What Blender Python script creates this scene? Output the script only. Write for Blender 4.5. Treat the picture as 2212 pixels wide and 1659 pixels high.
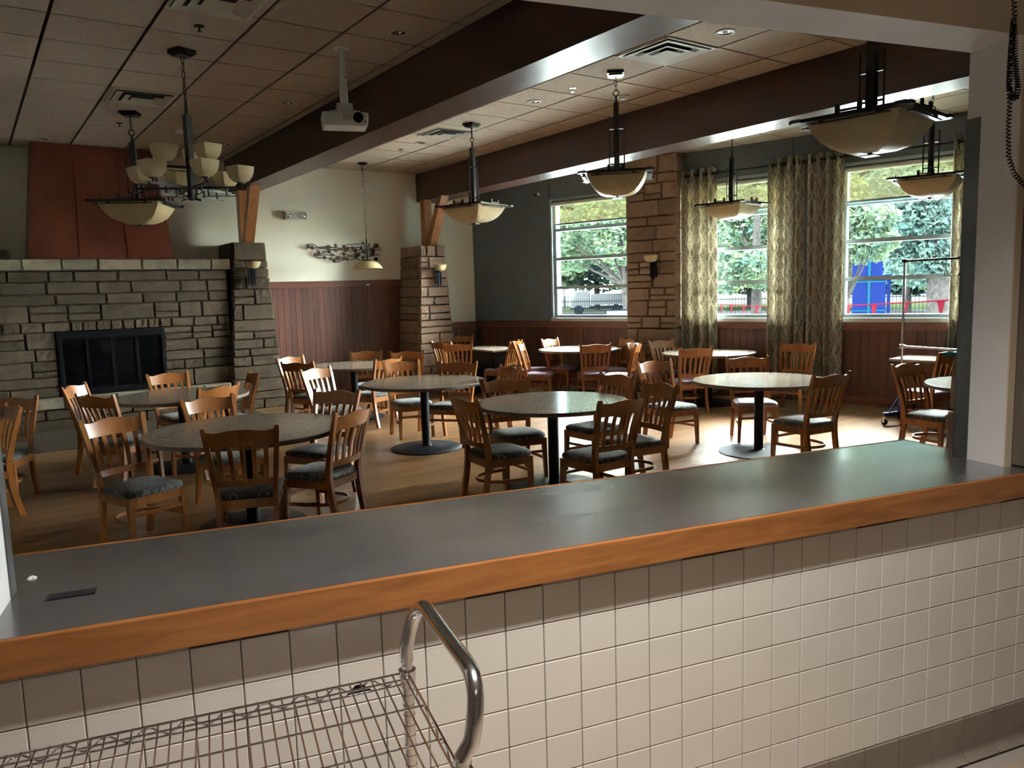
import bpy, math, random
import numpy as np
from mathutils import Matrix, Vector
random.seed(7)
SC = bpy.context.scene
COL = SC.collection
for o in list(bpy.data.objects):
    bpy.data.objects.remove(o)

# ------------------------------------------------------------------ camera
H = 1.75                                   # eye height (m)
F = 1672.19                                # focal length in pixels of the 2212x1659 frame
YAW, PITCH, ROLL, KA, WA = np.radians([35.09972, 6.894, 1.69623, -13.71602, 14.976])
CX, CY = 1106.0, 829.5
_f = np.array([math.sin(YAW)*math.cos(PITCH), math.cos(YAW)*math.cos(PITCH), -math.sin(PITCH)])
_r = np.array([math.cos(YAW), -math.sin(YAW), 0.0])
_d = np.cross(_f, _r)
_r2 = math.cos(ROLL)*_r + math.sin(ROLL)*_d
_d2 = -math.sin(ROLL)*_r + math.cos(ROLL)*_d
CAMM = np.array([_r2, _d2, _f])
cam_data = bpy.data.cameras.new('camera')
cam = bpy.data.objects.new('camera', cam_data)
COL.objects.link(cam)
cam_data.sensor_fit = 'HORIZONTAL'
cam_data.sensor_width = 36.0
cam_data.lens = F/2212.0*36.0
cam_data.clip_start = 0.05
cam_data.clip_end = 500
cam.matrix_world = Matrix(((_r2[0], -_d2[0], -_f[0], 0), (_r2[1], -_d2[1], -_f[1], 0), (_r2[2], -_d2[2], -_f[2], H), (0, 0, 0, 1)))
SC.camera = cam

# ------------------------------------------------------------------ light of the day, exposure
SC.view_settings.view_transform = 'Standard'
SC.view_settings.look = 'None'
SC.view_settings.gamma = 1.0
SC.view_settings.use_curve_mapping = False
SC.view_settings.exposure = 1.36
world = bpy.data.worlds.new('world')
SC.world = world
world.use_nodes = True
_bg = world.node_tree.nodes['Background']
_bg.inputs['Color'].default_value = (0.95, 0.985, 1.0, 1)
_bg.inputs['Strength'].default_value = 108.0
KITCHEN_LIGHT = 19.0

# ------------------------------------------------------------------ photo pixel -> place
def ray(x, y): return CAMM.T @ np.array([(x-CX)/F, (y-CY)/F, 1.0])
EYE = np.array([0, 0, H])
def onz(x, y, z):
    d = ray(x, y); return EYE + d*(z-H)/d[2]
def onpl(x, y, n, k):
    d = ray(x, y); return EYE + d*k/float(np.dot(n, d))
KX = np.array([math.cos(KA), math.sin(KA), 0]); KY = np.array([-math.sin(KA), math.cos(KA), 0])
WX = np.array([math.cos(WA), math.sin(WA), 0]); WY = np.array([-math.sin(WA), math.cos(WA), 0])
AX = np.array([1., 0, 0]); AY = np.array([0, 1., 0])
SU = 1.0193                                # walls and ceiling stand this much farther from the eye than a first reading
def szz(z): return H+(z-H)*SU
CEIL = szz(3.91); CEILW = szz(3.785); KW = 11.282*SU; YF = 12.888*SU; XL = -4.4
VT = 1.881                                  # tile face of the kitchen half wall (kitchen frame v)
V0, V1 = 1.94, 2.14                         # kitchen wall faces
UL, UR = -0.48, 2.69                        # jambs of the serving opening
ZH = 2.57                                   # underside of the header
ZC = 1.053                                  # counter top

# ------------------------------------------------------------------ helpers
class MB:
    def __init__(s): s.v = []; s.f = []; s.uv = None
    def box(s, x0, x1, y0, y1, z0, z1):
        b = len(s.v)
        s.v += [(x0,y0,z0),(x1,y0,z0),(x1,y1,z0),(x0,y1,z0),(x0,y0,z1),(x1,y0,z1),(x1,y1,z1),(x0,y1,z1)]
        s.f += [(b,b+3,b+2,b+1),(b+4,b+5,b+6,b+7),(b,b+1,b+5,b+4),(b+1,b+2,b+6,b+5),(b+2,b+3,b+7,b+6),(b+3,b,b+4,b+7)]
        return s
    def hexa(s, p8):
        b = len(s.v); s.v += [tuple(p) for p in p8]
        s.f += [(b,b+3,b+2,b+1),(b+4,b+5,b+6,b+7),(b,b+1,b+5,b+4),(b+1,b+2,b+6,b+5),(b+2,b+3,b+7,b+6),(b+3,b,b+4,b+7)]
        return s
    def bar(s, a, c, w, h, up=(0,0,1)):
        a = Vector(a); c = Vector(c); t = (c-a).normalized(); u = Vector(up)
        if abs(t.dot(u)) > .98: u = Vector((0,1,0))
        r = t.cross(u).normalized(); u = r.cross(t)
        p = []
        for q in (a, c):
            for sx, sz in ((-1,-1),(1,-1),(1,1),(-1,1)):
                p.append(q + r*sx*w/2 + u*sz*h/2)
        return s.hexa(p)
    def tube(s, pts, r, n=8, closed=False):
        P = [Vector(p) for p in pts]; m = len(P); b = len(s.v)
        t0 = (P[1]-P[0]).normalized(); u = t0.orthogonal().normalized()
        for i in range(m):
            if closed: t = (P[(i+1) % m]-P[i-1]).normalized()
            else: t = (P[min(i+1, m-1)]-P[max(i-1, 0)]).normalized()
            u = (u - t*u.dot(t))
            if u.length < 1e-6: u = t.orthogonal()
            u.normalize(); w = t.cross(u)
            rr = r[i] if isinstance(r, (list, tuple)) else r
            for k in range(n):
                a = 2*math.pi*k/n
                s.v.append(tuple(P[i] + u*math.cos(a)*rr + w*math.sin(a)*rr))
        for i in range(m if closed else m-1):
            j = (i+1) % m
            for k in range(n):
                k2 = (k+1) % n
                s.f.append((b+i*n+k, b+i*n+k2, b+j*n+k2, b+j*n+k))
        if not closed:
            s.f.append(tuple(b+k for k in reversed(range(n)))); s.f.append(tuple(b+(m-1)*n+k for k in range(n)))
        return s
    def lathe(s, prof, n=24, c=(0,0,0), cap=True):
        b = len(s.v); m = len(prof)
        for r, z in prof:
            for k in range(n):
                a = 2*math.pi*k/n
                s.v.append((c[0]+r*math.cos(a), c[1]+r*math.sin(a), c[2]+z))
        for i in range(m-1):
            for k in range(n):
                k2 = (k+1) % n
                s.f.append((b+i*n+k, b+i*n+k2, b+(i+1)*n+k2, b+(i+1)*n+k))
        if cap:
            s.f.append(tuple(b+k for k in reversed(range(n)))); s.f.append(tuple(b+(m-1)*n+k for k in range(n)))
        return s
    def prism(s, poly, z0, z1):
        b = len(s.v); n = len(poly)
        s.v += [(p[0], p[1], z0) for p in poly] + [(p[0], p[1], z1) for p in poly]
        s.f.append(tuple(b+k for k in reversed(range(n)))); s.f.append(tuple(b+n+k for k in range(n)))
        for k in range(n):
            k2 = (k+1) % n
            s.f.append((b+k, b+k2, b+n+k2, b+n+k))
        return s
    def sweep(s, rings, closed=False, cap=True):
        b = len(s.v); n = len(rings[0]); m = len(rings)
        for R in rings: s.v += [tuple(p) for p in R]
        for i in range(m if closed else m-1):
            j = (i+1) % m
            for k in range(n):
                k2 = (k+1) % n
                s.f.append((b+i*n+k, b+i*n+k2, b+j*n+k2, b+j*n+k))
        if cap and not closed:
            s.f.append(tuple(b+k for k in reversed(range(n)))); s.f.append(tuple(b+(m-1)*n+k for k in range(n)))
        return s
    def ring(s, R, r, c=(0,0,0), n=20, m=6, axis='z'):
        pts = []
        for k in range(n):
            a = 2*math.pi*k/n
            x, y = R*math.cos(a), R*math.sin(a)
            pts.append({'z': (c[0]+x, c[1]+y, c[2]), 'x': (c[0], c[1]+x, c[2]+y), 'y': (c[0]+x, c[1], c[2]+y)}[axis])
        return s.tube(pts, r, m, True)
    def mesh(s, name, mat, smooth=False):
        me = bpy.data.meshes.new(name)
        me.from_pydata(s.v, [], s.f)
        if mat: me.materials.append(mat)
        if smooth:
            me.polygons.foreach_set('use_smooth', [True]*len(me.polygons))
            try: me.set_sharp_from_angle(angle=math.radians(40))
            except Exception: pass
        me.update()
        return me

def add(name, mb, mat, parent=None, loc=None, rz=0.0, smooth=False, bevel=0.0):
    me = mb if isinstance(mb, bpy.types.Mesh) else mb.mesh(name, mat, smooth)
    o = bpy.data.objects.new(name, me); COL.objects.link(o)
    if loc is not None: o.location = loc
    o.rotation_euler = (0, 0, rz)
    if parent is not None: o.parent = parent
    if bevel:
        b = o.modifiers.new('bevel', 'BEVEL'); b.width = bevel; b.segments = 2; b.limit_method = 'ANGLE'
    return o
def tag(o, label, cat, group=None):
    o['label'] = label; o['category'] = cat
    if group: o['group'] = group
    return o
def thing(name, label, cat, loc=(0,0,0), rz=0.0, group=None):
    o = bpy.data.objects.new(name, None); COL.objects.link(o)
    o.location = loc; o.rotation_euler = (0, 0, rz); o.empty_display_size = .1
    return tag(o, label, cat, group)
def struct(name, mb, mat, rz=0.0, parent=None, **k):
    o = add(name, mb, mat, parent, rz=rz, **k)
    if parent is None: o['kind'] = 'structure'
    return o
def copy_tree(o, parent=None):
    c = o.copy(); COL.objects.link(c); c.parent = parent
    for ch in list(o.children): copy_tree(ch, c)
    return c

# ------------------------------------------------------------------ materials
def nodes(name):
    m = bpy.data.materials.new(name); m.use_nodes = True
    return m, m.node_tree.nodes, m.node_tree.links, m.node_tree.nodes['Principled BSDF']
def ramp(N, stops):
    r = N.new('ShaderNodeValToRGB'); e = r.color_ramp.elements
    while len(e) < len(stops): e.new(.5)
    for k, (p, c) in enumerate(stops):
        e[k].position = p; e[k].color = (c[0], c[1], c[2], 1)
    return r
def coords(N, L, scale=(1,1,1), rand=0.0, kind='Object', rot=(0,0,0)):
    tc = N.new('ShaderNodeTexCoord'); mp = N.new('ShaderNodeMapping')
    mp.inputs['Scale'].default_value = scale; mp.inputs['Rotation'].default_value = rot
    L.new(tc.outputs[kind], mp.inputs['Vector'])
    if rand:
        oi = N.new('ShaderNodeObjectInfo'); mu = N.new('ShaderNodeMath'); mu.operation = 'MULTIPLY'; mu.inputs[1].default_value = rand
        L.new(oi.outputs['Random'], mu.inputs[0]); L.new(mu.outputs[0], mp.inputs['Location'])
    return mp.outputs['Vector']
def noise(N, L, vec, scale, detail=4, rough=.55, dist=0.0):
    n = N.new('ShaderNodeTexNoise'); n.inputs['Scale'].default_value = scale; n.inputs['Detail'].default_value = detail
    n.inputs['Roughness'].default_value = rough; n.inputs['Distortion'].default_value = dist
    L.new(vec, n.inputs['Vector']); return n.outputs['Fac']
def bump(N, L, b, fac, strength=.3, dist=.01):
    n = N.new('ShaderNodeBump'); n.inputs['Strength'].default_value = strength; n.inputs['Distance'].default_value = dist
    L.new(fac, n.inputs['Height']); L.new(n.outputs['Normal'], b.inputs['Normal'])
def plain(name, c, rough=.5, metal=0.0, spec=.5, coat=0.0):
    m, N, L, b = nodes(name)
    b.inputs['Base Color'].default_value = (*c, 1); b.inputs['Roughness'].default_value = rough
    b.inputs['Metallic'].default_value = metal; b.inputs['Specular IOR Level'].default_value = spec
    b.inputs['Coat Weight'].default_value = coat; b.inputs['Coat Roughness'].default_value = .15
    return m
def mottled(name, c1, c2, scale=8, rough=.6, bumpy=0.0, rand=5.0, metal=0.0, vs=(1,1,1), detail=5, rr=None):
    m, N, L, b = nodes(name)
    v = coords(N, L, vs, rand)
    f = noise(N, L, v, scale, detail)
    r = ramp(N, [(.3, c1), (.7, c2)]); L.new(f, r.inputs['Fac']); L.new(r.outputs['Color'], b.inputs['Base Color'])
    b.inputs['Roughness'].default_value = rough; b.inputs['Metallic'].default_value = metal
    if rr:
        f2 = noise(N, L, v, scale*.6, 4); mr = N.new('ShaderNodeMapRange')
        mr.inputs['To Min'].default_value = rr[0]; mr.inputs['To Max'].default_value = rr[1]
        mr.inputs['From Min'].default_value = .3; mr.inputs['From Max'].default_value = .7
        L.new(f2, mr.inputs['Value']); L.new(mr.outputs[0], b.inputs['Roughness'])
    if bumpy: bump(N, L, b, f, bumpy)
    return m
def wood(name, c1, c2, vs=(1.5,14,14), rough=.35, coat=0.0, vary=.25, rand=9.0, scale=2.2, spec=.5):
    """stretched noise grain, a little brightness change from piece to piece"""
    m, N, L, b = nodes(name)
    v = coords(N, L, vs, rand)
    f = noise(N, L, v, scale, 6, .6, .6)
    r = ramp(N, [(.28, c1), (.72, c2)]); L.new(f, r.inputs['Fac'])
    oi = N.new('ShaderNodeObjectInfo'); mr = N.new('ShaderNodeMapRange')
    mr.inputs['To Min'].default_value = 1-vary; mr.inputs['To Max'].default_value = 1+vary
    L.new(oi.outputs['Random'], mr.inputs['Value'])
    mx = N.new('ShaderNodeVectorMath'); mx.operation = 'SCALE'
    L.new(r.outputs['Color'], mx.inputs[0]); L.new(mr.outputs[0], mx.inputs['Scale'])
    L.new(mx.outputs[0], b.inputs['Base Color'])
    b.inputs['Roughness'].default_value = rough; b.inputs['Coat Weight'].default_value = coat; b.inputs['Coat Roughness'].default_value = .12
    b.inputs['Specular IOR Level'].default_value = spec
    bump(N, L, b, f, .08, .003)
    return m
M = {}
M['chairwood'] = wood('chair_wood', (.19,.060,.013), (.32,.115,.027), (8,8,1.2), .30, .25, .12, 9, 2.5)
M['floorwood'] = wood('floor_oak', (.15,.072,.032), (.235,.130,.063), (1.2,16,1), .28, .0, .28, 30, 2.0, .18)
M['panel'] = wood('wainscot_wood', (.062,.020,.012), (.125,.045,.028), (14,14,1.0), .42, .0, .22, 9, 2.0)
M['rail'] = wood('rail_wood', (.095,.03,.017), (.17,.062,.036), (1.2,1.2,14), .40, .0, .1, 9, 2.0)
M['beam'] = wood('beam_wood', (.034,.012,.010), (.064,.025,.019), (14,.6,14), .30, .0, .05, 9, 1.5, .5)
M['brace'] = wood('brace_wood', (.19,.06,.015), (.32,.12,.035), (10,10,1.2), .4, 0, .08)
M['fascia'] = wood('fascia_wood', (.22,.080,.020), (.42,.165,.048), (1.6,14,14), .40, .1, .04, 3, 2.2)
M['stone'] = None
def stone_mat(name, c1, c2, c3, rough=.85):
    m, N, L, b = nodes(name)
    v = coords(N, L, (1,1,1.1), 20)
    f = noise(N, L, v, 6, 6, .65, .5)
    f2 = noise(N, L, v, 34, 4, .7)
    r = ramp(N, [(.25, c1), (.5, c2), (.75, c3)]); L.new(f, r.inputs['Fac'])
    oi = N.new('ShaderNodeObjectInfo'); mr = N.new('ShaderNodeMapRange')
    mr.inputs['To Min'].default_value = .82; mr.inputs['To Max'].default_value = 1.2
    L.new(oi.outputs['Random'], mr.inputs['Value'])
    mx = N.new('ShaderNodeVectorMath'); mx.operation = 'SCALE'
    L.new(r.outputs['Color'], mx.inputs[0]); L.new(mr.outputs[0], mx.inputs['Scale']); L.new(mx.outputs[0], b.inputs['Base Color'])
    b.inputs['Roughness'].default_value = rough; b.inputs['Specular IOR Level'].default_value = .2
    ad = N.new('ShaderNodeMath'); ad.operation = 'ADD'; L.new(f, ad.inputs[0]); L.new(f2, ad.inputs[1])
    bump(N, L, b, ad.outputs[0], .35, .015)
    return m
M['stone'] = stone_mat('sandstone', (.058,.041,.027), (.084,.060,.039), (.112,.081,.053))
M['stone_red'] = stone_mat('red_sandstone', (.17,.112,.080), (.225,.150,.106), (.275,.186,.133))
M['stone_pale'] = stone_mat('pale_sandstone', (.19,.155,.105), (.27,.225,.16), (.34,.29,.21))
M['mortar'] = plain('mortar', (.075,.058,.042), .95, spec=.1)
M['cream'] = mottled('cream_paint', (.84,.815,.69), (.88,.855,.73), 2, .75, rand=0)
M['greywall'] = mottled('blue_grey_paint', (.115,.137,.150), (.130,.153,.166), 2, .7, rand=0)
M['white'] = mottled('white_paint', (.66,.65,.64), (.74,.73,.72), 3, .55, rand=0)
M['kcream'] = mottled('kitchen_cream_paint', (.62,.53,.40), (.68,.58,.45), 3, .5, rand=0)
M['ceiltile'] = mottled('ceiling_tile', (.41,.32,.245), (.50,.40,.31), 26, .95, .9, 9, detail=6)
M['tee'] = plain('ceiling_grid', (.022,.016,.012), .9)
M['black'] = plain('black_metal', (.008,.009,.012), .5, 0, .2)
M['soot'] = plain('soot_black', (.003,.003,.004), .6, 0, .12)
M['iron'] = plain('dark_bronze', (.018,.015,.014), .42, .5)
M['blackglass'] = plain('fireplace_glass', (.002,.0025,.0035), .08, 0, .35)
M['chrome'] = plain('chrome', (.74,.74,.77), .16, 1)
M['steel'] = mottled('brushed_steel', (.36,.362,.37), (.43,.432,.44), 2.2, .3, 0, 0, .86, (1,2.5,1), 5, (.13,.30))
M['guard'] = mottled('corner_guard_steel', (.13,.13,.14), (.20,.20,.21), 4, .35, 0, 0, .8)
M['darksteel'] = plain('door_frame_metal', (.22,.19,.16), .4, .6)
M['alu'] = plain('window_aluminium', (.34,.44,.46), .45, .3)
M['winpaint'] = plain('window_white_trim', (.60,.62,.58), .5)
M['plastic'] = plain('white_plastic', (.68,.68,.66), .45)
M['lens'] = plain('dark_lens', (.01,.01,.014), .08)
M['bowl'] = mottled('amber_glass', (.50,.385,.21), (.62,.50,.295), 5, .35, 0, 3)
M['copper'] = mottled('copper_sheet', (.085,.022,.014), (.185,.048,.026), 1.3, .38, 0, 0, .55, (1,1,.8), 5, (.26,.5))
M['rivets'] = plain('outlet_plate', (.35,.33,.30), .5)
M['ktile'] = mottled('glazed_tile', (.66,.62,.56), (.72,.68,.62), 2.5, .22, 0, 9)
M['grout'] = plain('grout', (.34,.30,.26), .9)
M['cove'] = mottled('cove_tile', (.20,.165,.13), (.27,.225,.18), 6, .45, .1, 9)
M['quarry'] = mottled('quarry_tile', (.34,.26,.185), (.43,.34,.25), 7, .5, .1, 9)
M['darkvoid'] = plain('dark_gap', (.006,.006,.010), .9)
M['vent'] = plain('vent_metal', (.50,.45,.37), .4)
M['ventdark'] = plain('vent_throat', (.03,.025,.02), .8)
M['tabletop'] = None
def laminate(name, c1, c2, rough):
    m, N, L, b = nodes(name)
    v = coords(N, L, (4,26,1), 0)
    f = noise(N, L, v, 5, 5, .7); f2 = noise(N, L, coords(N, L, (1,1,1), 0), 60, 3, .8)
    ad = N.new('ShaderNodeMath'); ad.operation = 'MULTIPLY_ADD'; ad.inputs[1].default_value = .5
    L.new(f2, ad.inputs[0]); L.new(f, ad.inputs[2])
    r = ramp(N, [(.55, c1), (.95, c2)]); L.new(ad.outputs[0], r.inputs['Fac']); L.new(r.outputs['Color'], b.inputs['Base Color'])
    b.inputs['Roughness'].default_value = rough; b.inputs['Specular IOR Level'].default_value = .35
    bump(N, L, b, f2, .03, .001)
    return m
M['tabletop'] = laminate('table_laminate', (.205,.160,.122), (.305,.250,.198), .16)
M['tableedge'] = mottled('table_edge', (.10,.07,.05), (.15,.11,.085), 12, .45, 0, 3)
M['seam'] = plain('table_seam', (.035,.028,.022), .7)
def seat_mat(name, base, line, pale):
    m, N, L, b = nodes(name)
    v = coords(N, L, (1,1,.35), 3)
    vo = N.new('ShaderNodeTexVoronoi'); vo.inputs['Scale'].default_value = 19; L.new(v, vo.inputs['Vector'])
    mr = N.new('ShaderNodeMath'); mr.operation = 'SUBTRACT'; mr.inputs[1].default_value = .42; L.new(vo.outputs['Distance'], mr.inputs[0])
    ab = N.new('ShaderNodeMath'); ab.operation = 'ABSOLUTE'; L.new(mr.outputs[0], ab.inputs[0])
    vo2 = N.new('ShaderNodeTexVoronoi'); vo2.inputs['Scale'].default_value = 13.3; L.new(v, vo2.inputs['Vector'])
    m2 = N.new('ShaderNodeMath'); m2.operation = 'SUBTRACT'; m2.inputs[1].default_value = .40; L.new(vo2.outputs['Distance'], m2.inputs[0])
    a2 = N.new('ShaderNodeMath'); a2.operation = 'ABSOLUTE'; L.new(m2.outputs[0], a2.inputs[0])
    mi = N.new('ShaderNodeMath'); mi.operation = 'MINIMUM'; L.new(ab.outputs[0], mi.inputs[0]); L.new(a2.outputs[0], mi.inputs[1])
    r = ramp(N, [(.0, line), (.035, line), (.06, base), (1, pale)]); L.new(mi.outputs[0], r.inputs['Fac'])
    L.new(r.outputs['Color'], b.inputs['Base Color']); b.inputs['Roughness'].default_value = .75
    b.inputs['Sheen Weight'].default_value = .2
    f2 = noise(N, L, v, 180, 2); bump(N, L, b, f2, .3, .002)
    return m
M['seat'] = seat_mat('ring_pattern_fabric', (.042,.040,.037), (.125,.118,.102), (.055,.052,.048))
M['seatp'] = mottled('mauve_vinyl', (.20,.13,.19), (.25,.165,.235), 30, .45, .1, 3)
def curtain_mat():
    m, N, L, b = nodes('ogee_curtain_fabric')
    tc = N.new('ShaderNodeTexCoord'); sp = N.new('ShaderNodeSeparateXYZ'); L.new(tc.outputs['UV'], sp.inputs[0])
    def math_(op, a, bb=None, c=None):
        n = N.new('ShaderNodeMath'); n.operation = op
        for k, x in enumerate((a, bb, c)):
            if x is None: continue
            if isinstance(x, (int, float)): n.inputs[k].default_value = x
            else: L.new(x, n.inputs[k])
        return n.outputs[0]
    u, v = sp.outputs['X'], sp.outputs['Y']
    lines = None
    for (per, q, amp, ph, w) in ((.42,.74,.25,0,.040), (.42,.74,.13,0,.030), (.21,.37,.22,.8,.045)):
        s = math_('SINE', math_('MULTIPLY_ADD', v, 2*math.pi/q, ph))
        for sg in (1, -1):
            x = math_('ADD', math_('DIVIDE', u, per), math_('MULTIPLY', s, amp*sg))
            fr = math_('FRACT', x); dist = math_('ABSOLUTE', math_('SUBTRACT', fr, .5))
            hit = math_('LESS_THAN', dist, w)
            lines = hit if lines is None else math_('MAXIMUM', lines, hit)
    nv = noise(N, L, tc.outputs['UV'], 14, 3, .5, 2.5)
    band = math_('LESS_THAN', math_('ABSOLUTE', math_('SUBTRACT', nv, .5)), .022)
    lines = math_('MAXIMUM', lines, band)
    mx = N.new('ShaderNodeMixRGB'); L.new(lines, mx.inputs['Fac'])
    mx.inputs['Color1'].default_value = (.215,.188,.142, 1); mx.inputs['Color2'].default_value = (.60,.56,.46, 1)
    L.new(mx.outputs['Color'], b.inputs['Base Color']); b.inputs['Roughness'].default_value = .85
    tr = N.new('ShaderNodeBsdfTranslucent'); L.new(mx.outputs['Color'], tr.inputs['Color'])
    ms = N.new('ShaderNodeMixShader'); ms.inputs['Fac'].default_value = .3
    out = N['Material Output']; L.new(b.outputs[0], ms.inputs[1]); L.new(tr.outputs[0], ms.inputs[2]); L.new(ms.outputs[0], out.inputs['Surface'])
    return m
M['curtain'] = curtain_mat()
def pane_mat(name, tint):
    m, N, L, b = nodes(name); N.remove(b)
    t = N.new('ShaderNodeBsdfTransparent'); t.inputs['Color'].default_value = (*tint, 1)
    g = N.new('ShaderNodeBsdfGlossy'); g.inputs['Roughness'].default_value = .03; g.inputs['Color'].default_value = (.9,1,1,1)
    fr = N.new('ShaderNodeFresnel'); fr.inputs['IOR'].default_value = 1.3
    ms = N.new('ShaderNodeMixShader'); L.new(fr.outputs[0], ms.inputs['Fac']); L.new(t.outputs[0], ms.inputs[1]); L.new(g.outputs[0], ms.inputs[2])
    L.new(ms.outputs[0], N['Material Output'].inputs['Surface'])
    return m
M['pane'] = pane_mat('window_glass', (.93,.985,.975))
def shade_mat():
    m, N, L, b = nodes('roller_shade_mesh')
    b.inputs['Base Color'].default_value = (.40,.34,.24, 1); b.inputs['Roughness'].default_value = .9
    t = N.new('ShaderNodeBsdfTransparent'); t.inputs['Color'].default_value = (1.0,.95,.78, 1)
    tl = N.new('ShaderNodeBsdfTranslucent'); tl.inputs['Color'].default_value = (.010,.009,.0064, 1)
    m1 = N.new('ShaderNodeMixShader'); m1.inputs['Fac'].default_value = .55; L.new(b.outputs[0], m1.inputs[1]); L.new(tl.outputs[0], m1.inputs[2])
    m2 = N.new('ShaderNodeMixShader'); m2.inputs['Fac'].default_value = .62; L.new(m1.outputs[0], m2.inputs[1]); L.new(t.outputs[0], m2.inputs[2])
    L.new(m2.outputs[0], N['Material Output'].inputs['Surface'])
    return m
M['shade'] = shade_mat()
def leaf_mat(name, c1, c2):
    m, N, L, b = nodes(name)
    v = coords(N, L, (1,1,1), 0)
    f = noise(N, L, v, 1.7, 6, .75); r = ramp(N, [(.35, c1), (.65, c2)]); L.new(f, r.inputs['Fac'])
    L.new(r.outputs['Color'], b.inputs['Base Color']); b.inputs['Roughness'].default_value = .6; b.inputs['Specular IOR Level'].default_value = 0
    tl = N.new('ShaderNodeBsdfTranslucent'); L.new(r.outputs['Color'], tl.inputs['Color'])
    ms = N.new('ShaderNodeMixShader'); ms.inputs['Fac'].default_value = .4
    L.new(b.outputs[0], ms.inputs[1]); L.new(tl.outputs[0], ms.inputs[2]); L.new(ms.outputs[0], N['Material Output'].inputs['Surface'])
    return m
M['leaf'] = leaf_mat('leaves_green', (.0058,.0125,.0108), (.0165,.0210,.0098))
M['leaf2'] = leaf_mat('leaves_bluish', (.0055,.0122,.0120), (.0122,.0180,.0150))
def matte(name, c): return plain(name, c, .95, 0, 0)
M['bark'] = mottled('bark', (.0022,.0020,.0020), (.0050,.0046,.0044), 9, .95, .5, 3)
M['bark'].node_tree.nodes['Principled BSDF'].inputs['Specular IOR Level'].default_value = 0
M['bounce_apron'] = matte('pale_bounce_apron', (.56,.56,.54))  # unseen ground by the windows, made pale to bounce sky light indoors
M['asphalt'] = matte('far_lot', (.0080,.0086,.0087))
M['grass'] = matte('lawn', (.0030,.0041,.0021))
M['blue'] = matte('blue_panel', (.0005,.0010,.0052))
M['blue2'] = matte('cyan_panel', (.0005,.0032,.0056))
M['red'] = matte('red_pennant', (.0075,.0006,.0012))
M['fence'] = matte('fence_black', (.0006,.0008,.0010))
M['truckwhite'] = matte('truck_white', (.0066,.0070,.0073))
M['rackblue'] = plain('rack_blue_paint', (.02,.055,.25), .4)
M['teal'] = plain('teal_cloth', (.01,.16,.17), .6)
M['redplastic'] = plain('red_plastic', (.25,.01,.03), .35)
M['paper'] = plain('paper_scrap', (.8,.8,.8), .8)
M['sculptleaf'] = mottled('rusted_leaf_metal', (.045,.016,.012), (.085,.03,.022), 20, .5, 0, 3, .5)

# ================================================================== STRUCTURE
def clip(poly, n, k):
    """keep the side where n.p <= k"""
    out = []
    for i in range(len(poly)):
        a, b = poly[i], poly[(i+1) % len(poly)]
        da, db = n[0]*a[0]+n[1]*a[1]-k, n[0]*b[0]+n[1]*b[1]-k
        if da <= 0: out.append(a)
        if da*db < 0:
            t = da/(da-db); out.append((a[0]+(b[0]-a[0])*t, a[1]+(b[1]-a[1])*t))
    return out
def kw(u, v): p = KX*u + KY*v; return (p[0], p[1])
def ww(n, t): p = WX*n + WY*t; return (p[0], p[1])
# outline of the dining room (plan)
c_far_right = ((KW-WX[1]*YF)/WX[0], YF)
def kline_x(x, v): u = (x-KY[0]*v)/KX[0]; return (x, (KX*u+KY*v)[1])
# meeting of the kitchen wall (v=V1) with the window wall (n=KW)
_A = np.array([[KY[0], KY[1]], [WX[0], WX[1]]]); _p = np.linalg.solve(_A, np.array([V1, KW])); c_near_right = (_p[0], _p[1])
c_near_left = kline_x(XL, V1)
ROOM = [c_near_left, c_near_right, c_far_right, (XL, YF)]
cx_, cy_ = sum(p[0] for p in ROOM)/4, sum(p[1] for p in ROOM)/4
BIG = [(p[0]+(p[0]-cx_)*.03, p[1]+(p[1]-cy_)*.03) for p in ROOM]

floor = struct('floor', MB().prism(BIG, -.12, -.012), M['mortar'])
# oak planks, laid along x; the ones that show largest are parts, the rest one piece of stuff
PW = .105
planks = []
y = 2.0
row = 0
rng = random.Random(3)
while y < YF:
    x = XL - rng.random()*1.2
    while x < 12.5:
        L_ = rng.uniform(.7, 1.7)
        x0, x1 = x, x+L_
        x = x1
        poly = [(x0+.0008, y+.0008), (x1-.0008, y+.0008), (x1-.0008, y+PW-.0008), (x0+.0008, y+PW-.0008)]
        poly = clip(poly, WX, KW); poly = clip(poly, -KY, -V1) if poly else poly
        poly = clip(poly, (0, 1), YF) if poly else poly
        poly = clip(poly, (-1, 0), -XL) if poly else poly
        if len(poly) < 3: continue
        cx0 = sum(p[0] for p in poly)/len(poly)
        planks.append((cx0, y+PW/2, poly))
    y += PW; row += 1
def score(p):
    P = np.array([p[0], p[1], 0.0]) - EYE
    v = CAMM @ P
    if v[2] < .5: return 1e9
    sx, sy = CX+F*v[0]/v[2], CY+F*v[1]/v[2]
    line = 1206 - .1312*sx                     # back edge of the counter hides what lies below it
    if sx < 20 or sx > 2050 or sy > line+25: return 1e8+v[2]
    return v[2]
planks.sort(key=score)
rest = MB()
for k, (px_, py_, poly) in enumerate(planks):
    if k < 290:
        add('floor_plank', MB().prism([(q[0]-px_, q[1]-py_) for q in poly], -.012, 0.0), M['floorwood'], floor, (px_, py_, 0))
    else: rest.prism(poly, -.012, 0.0)
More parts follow.
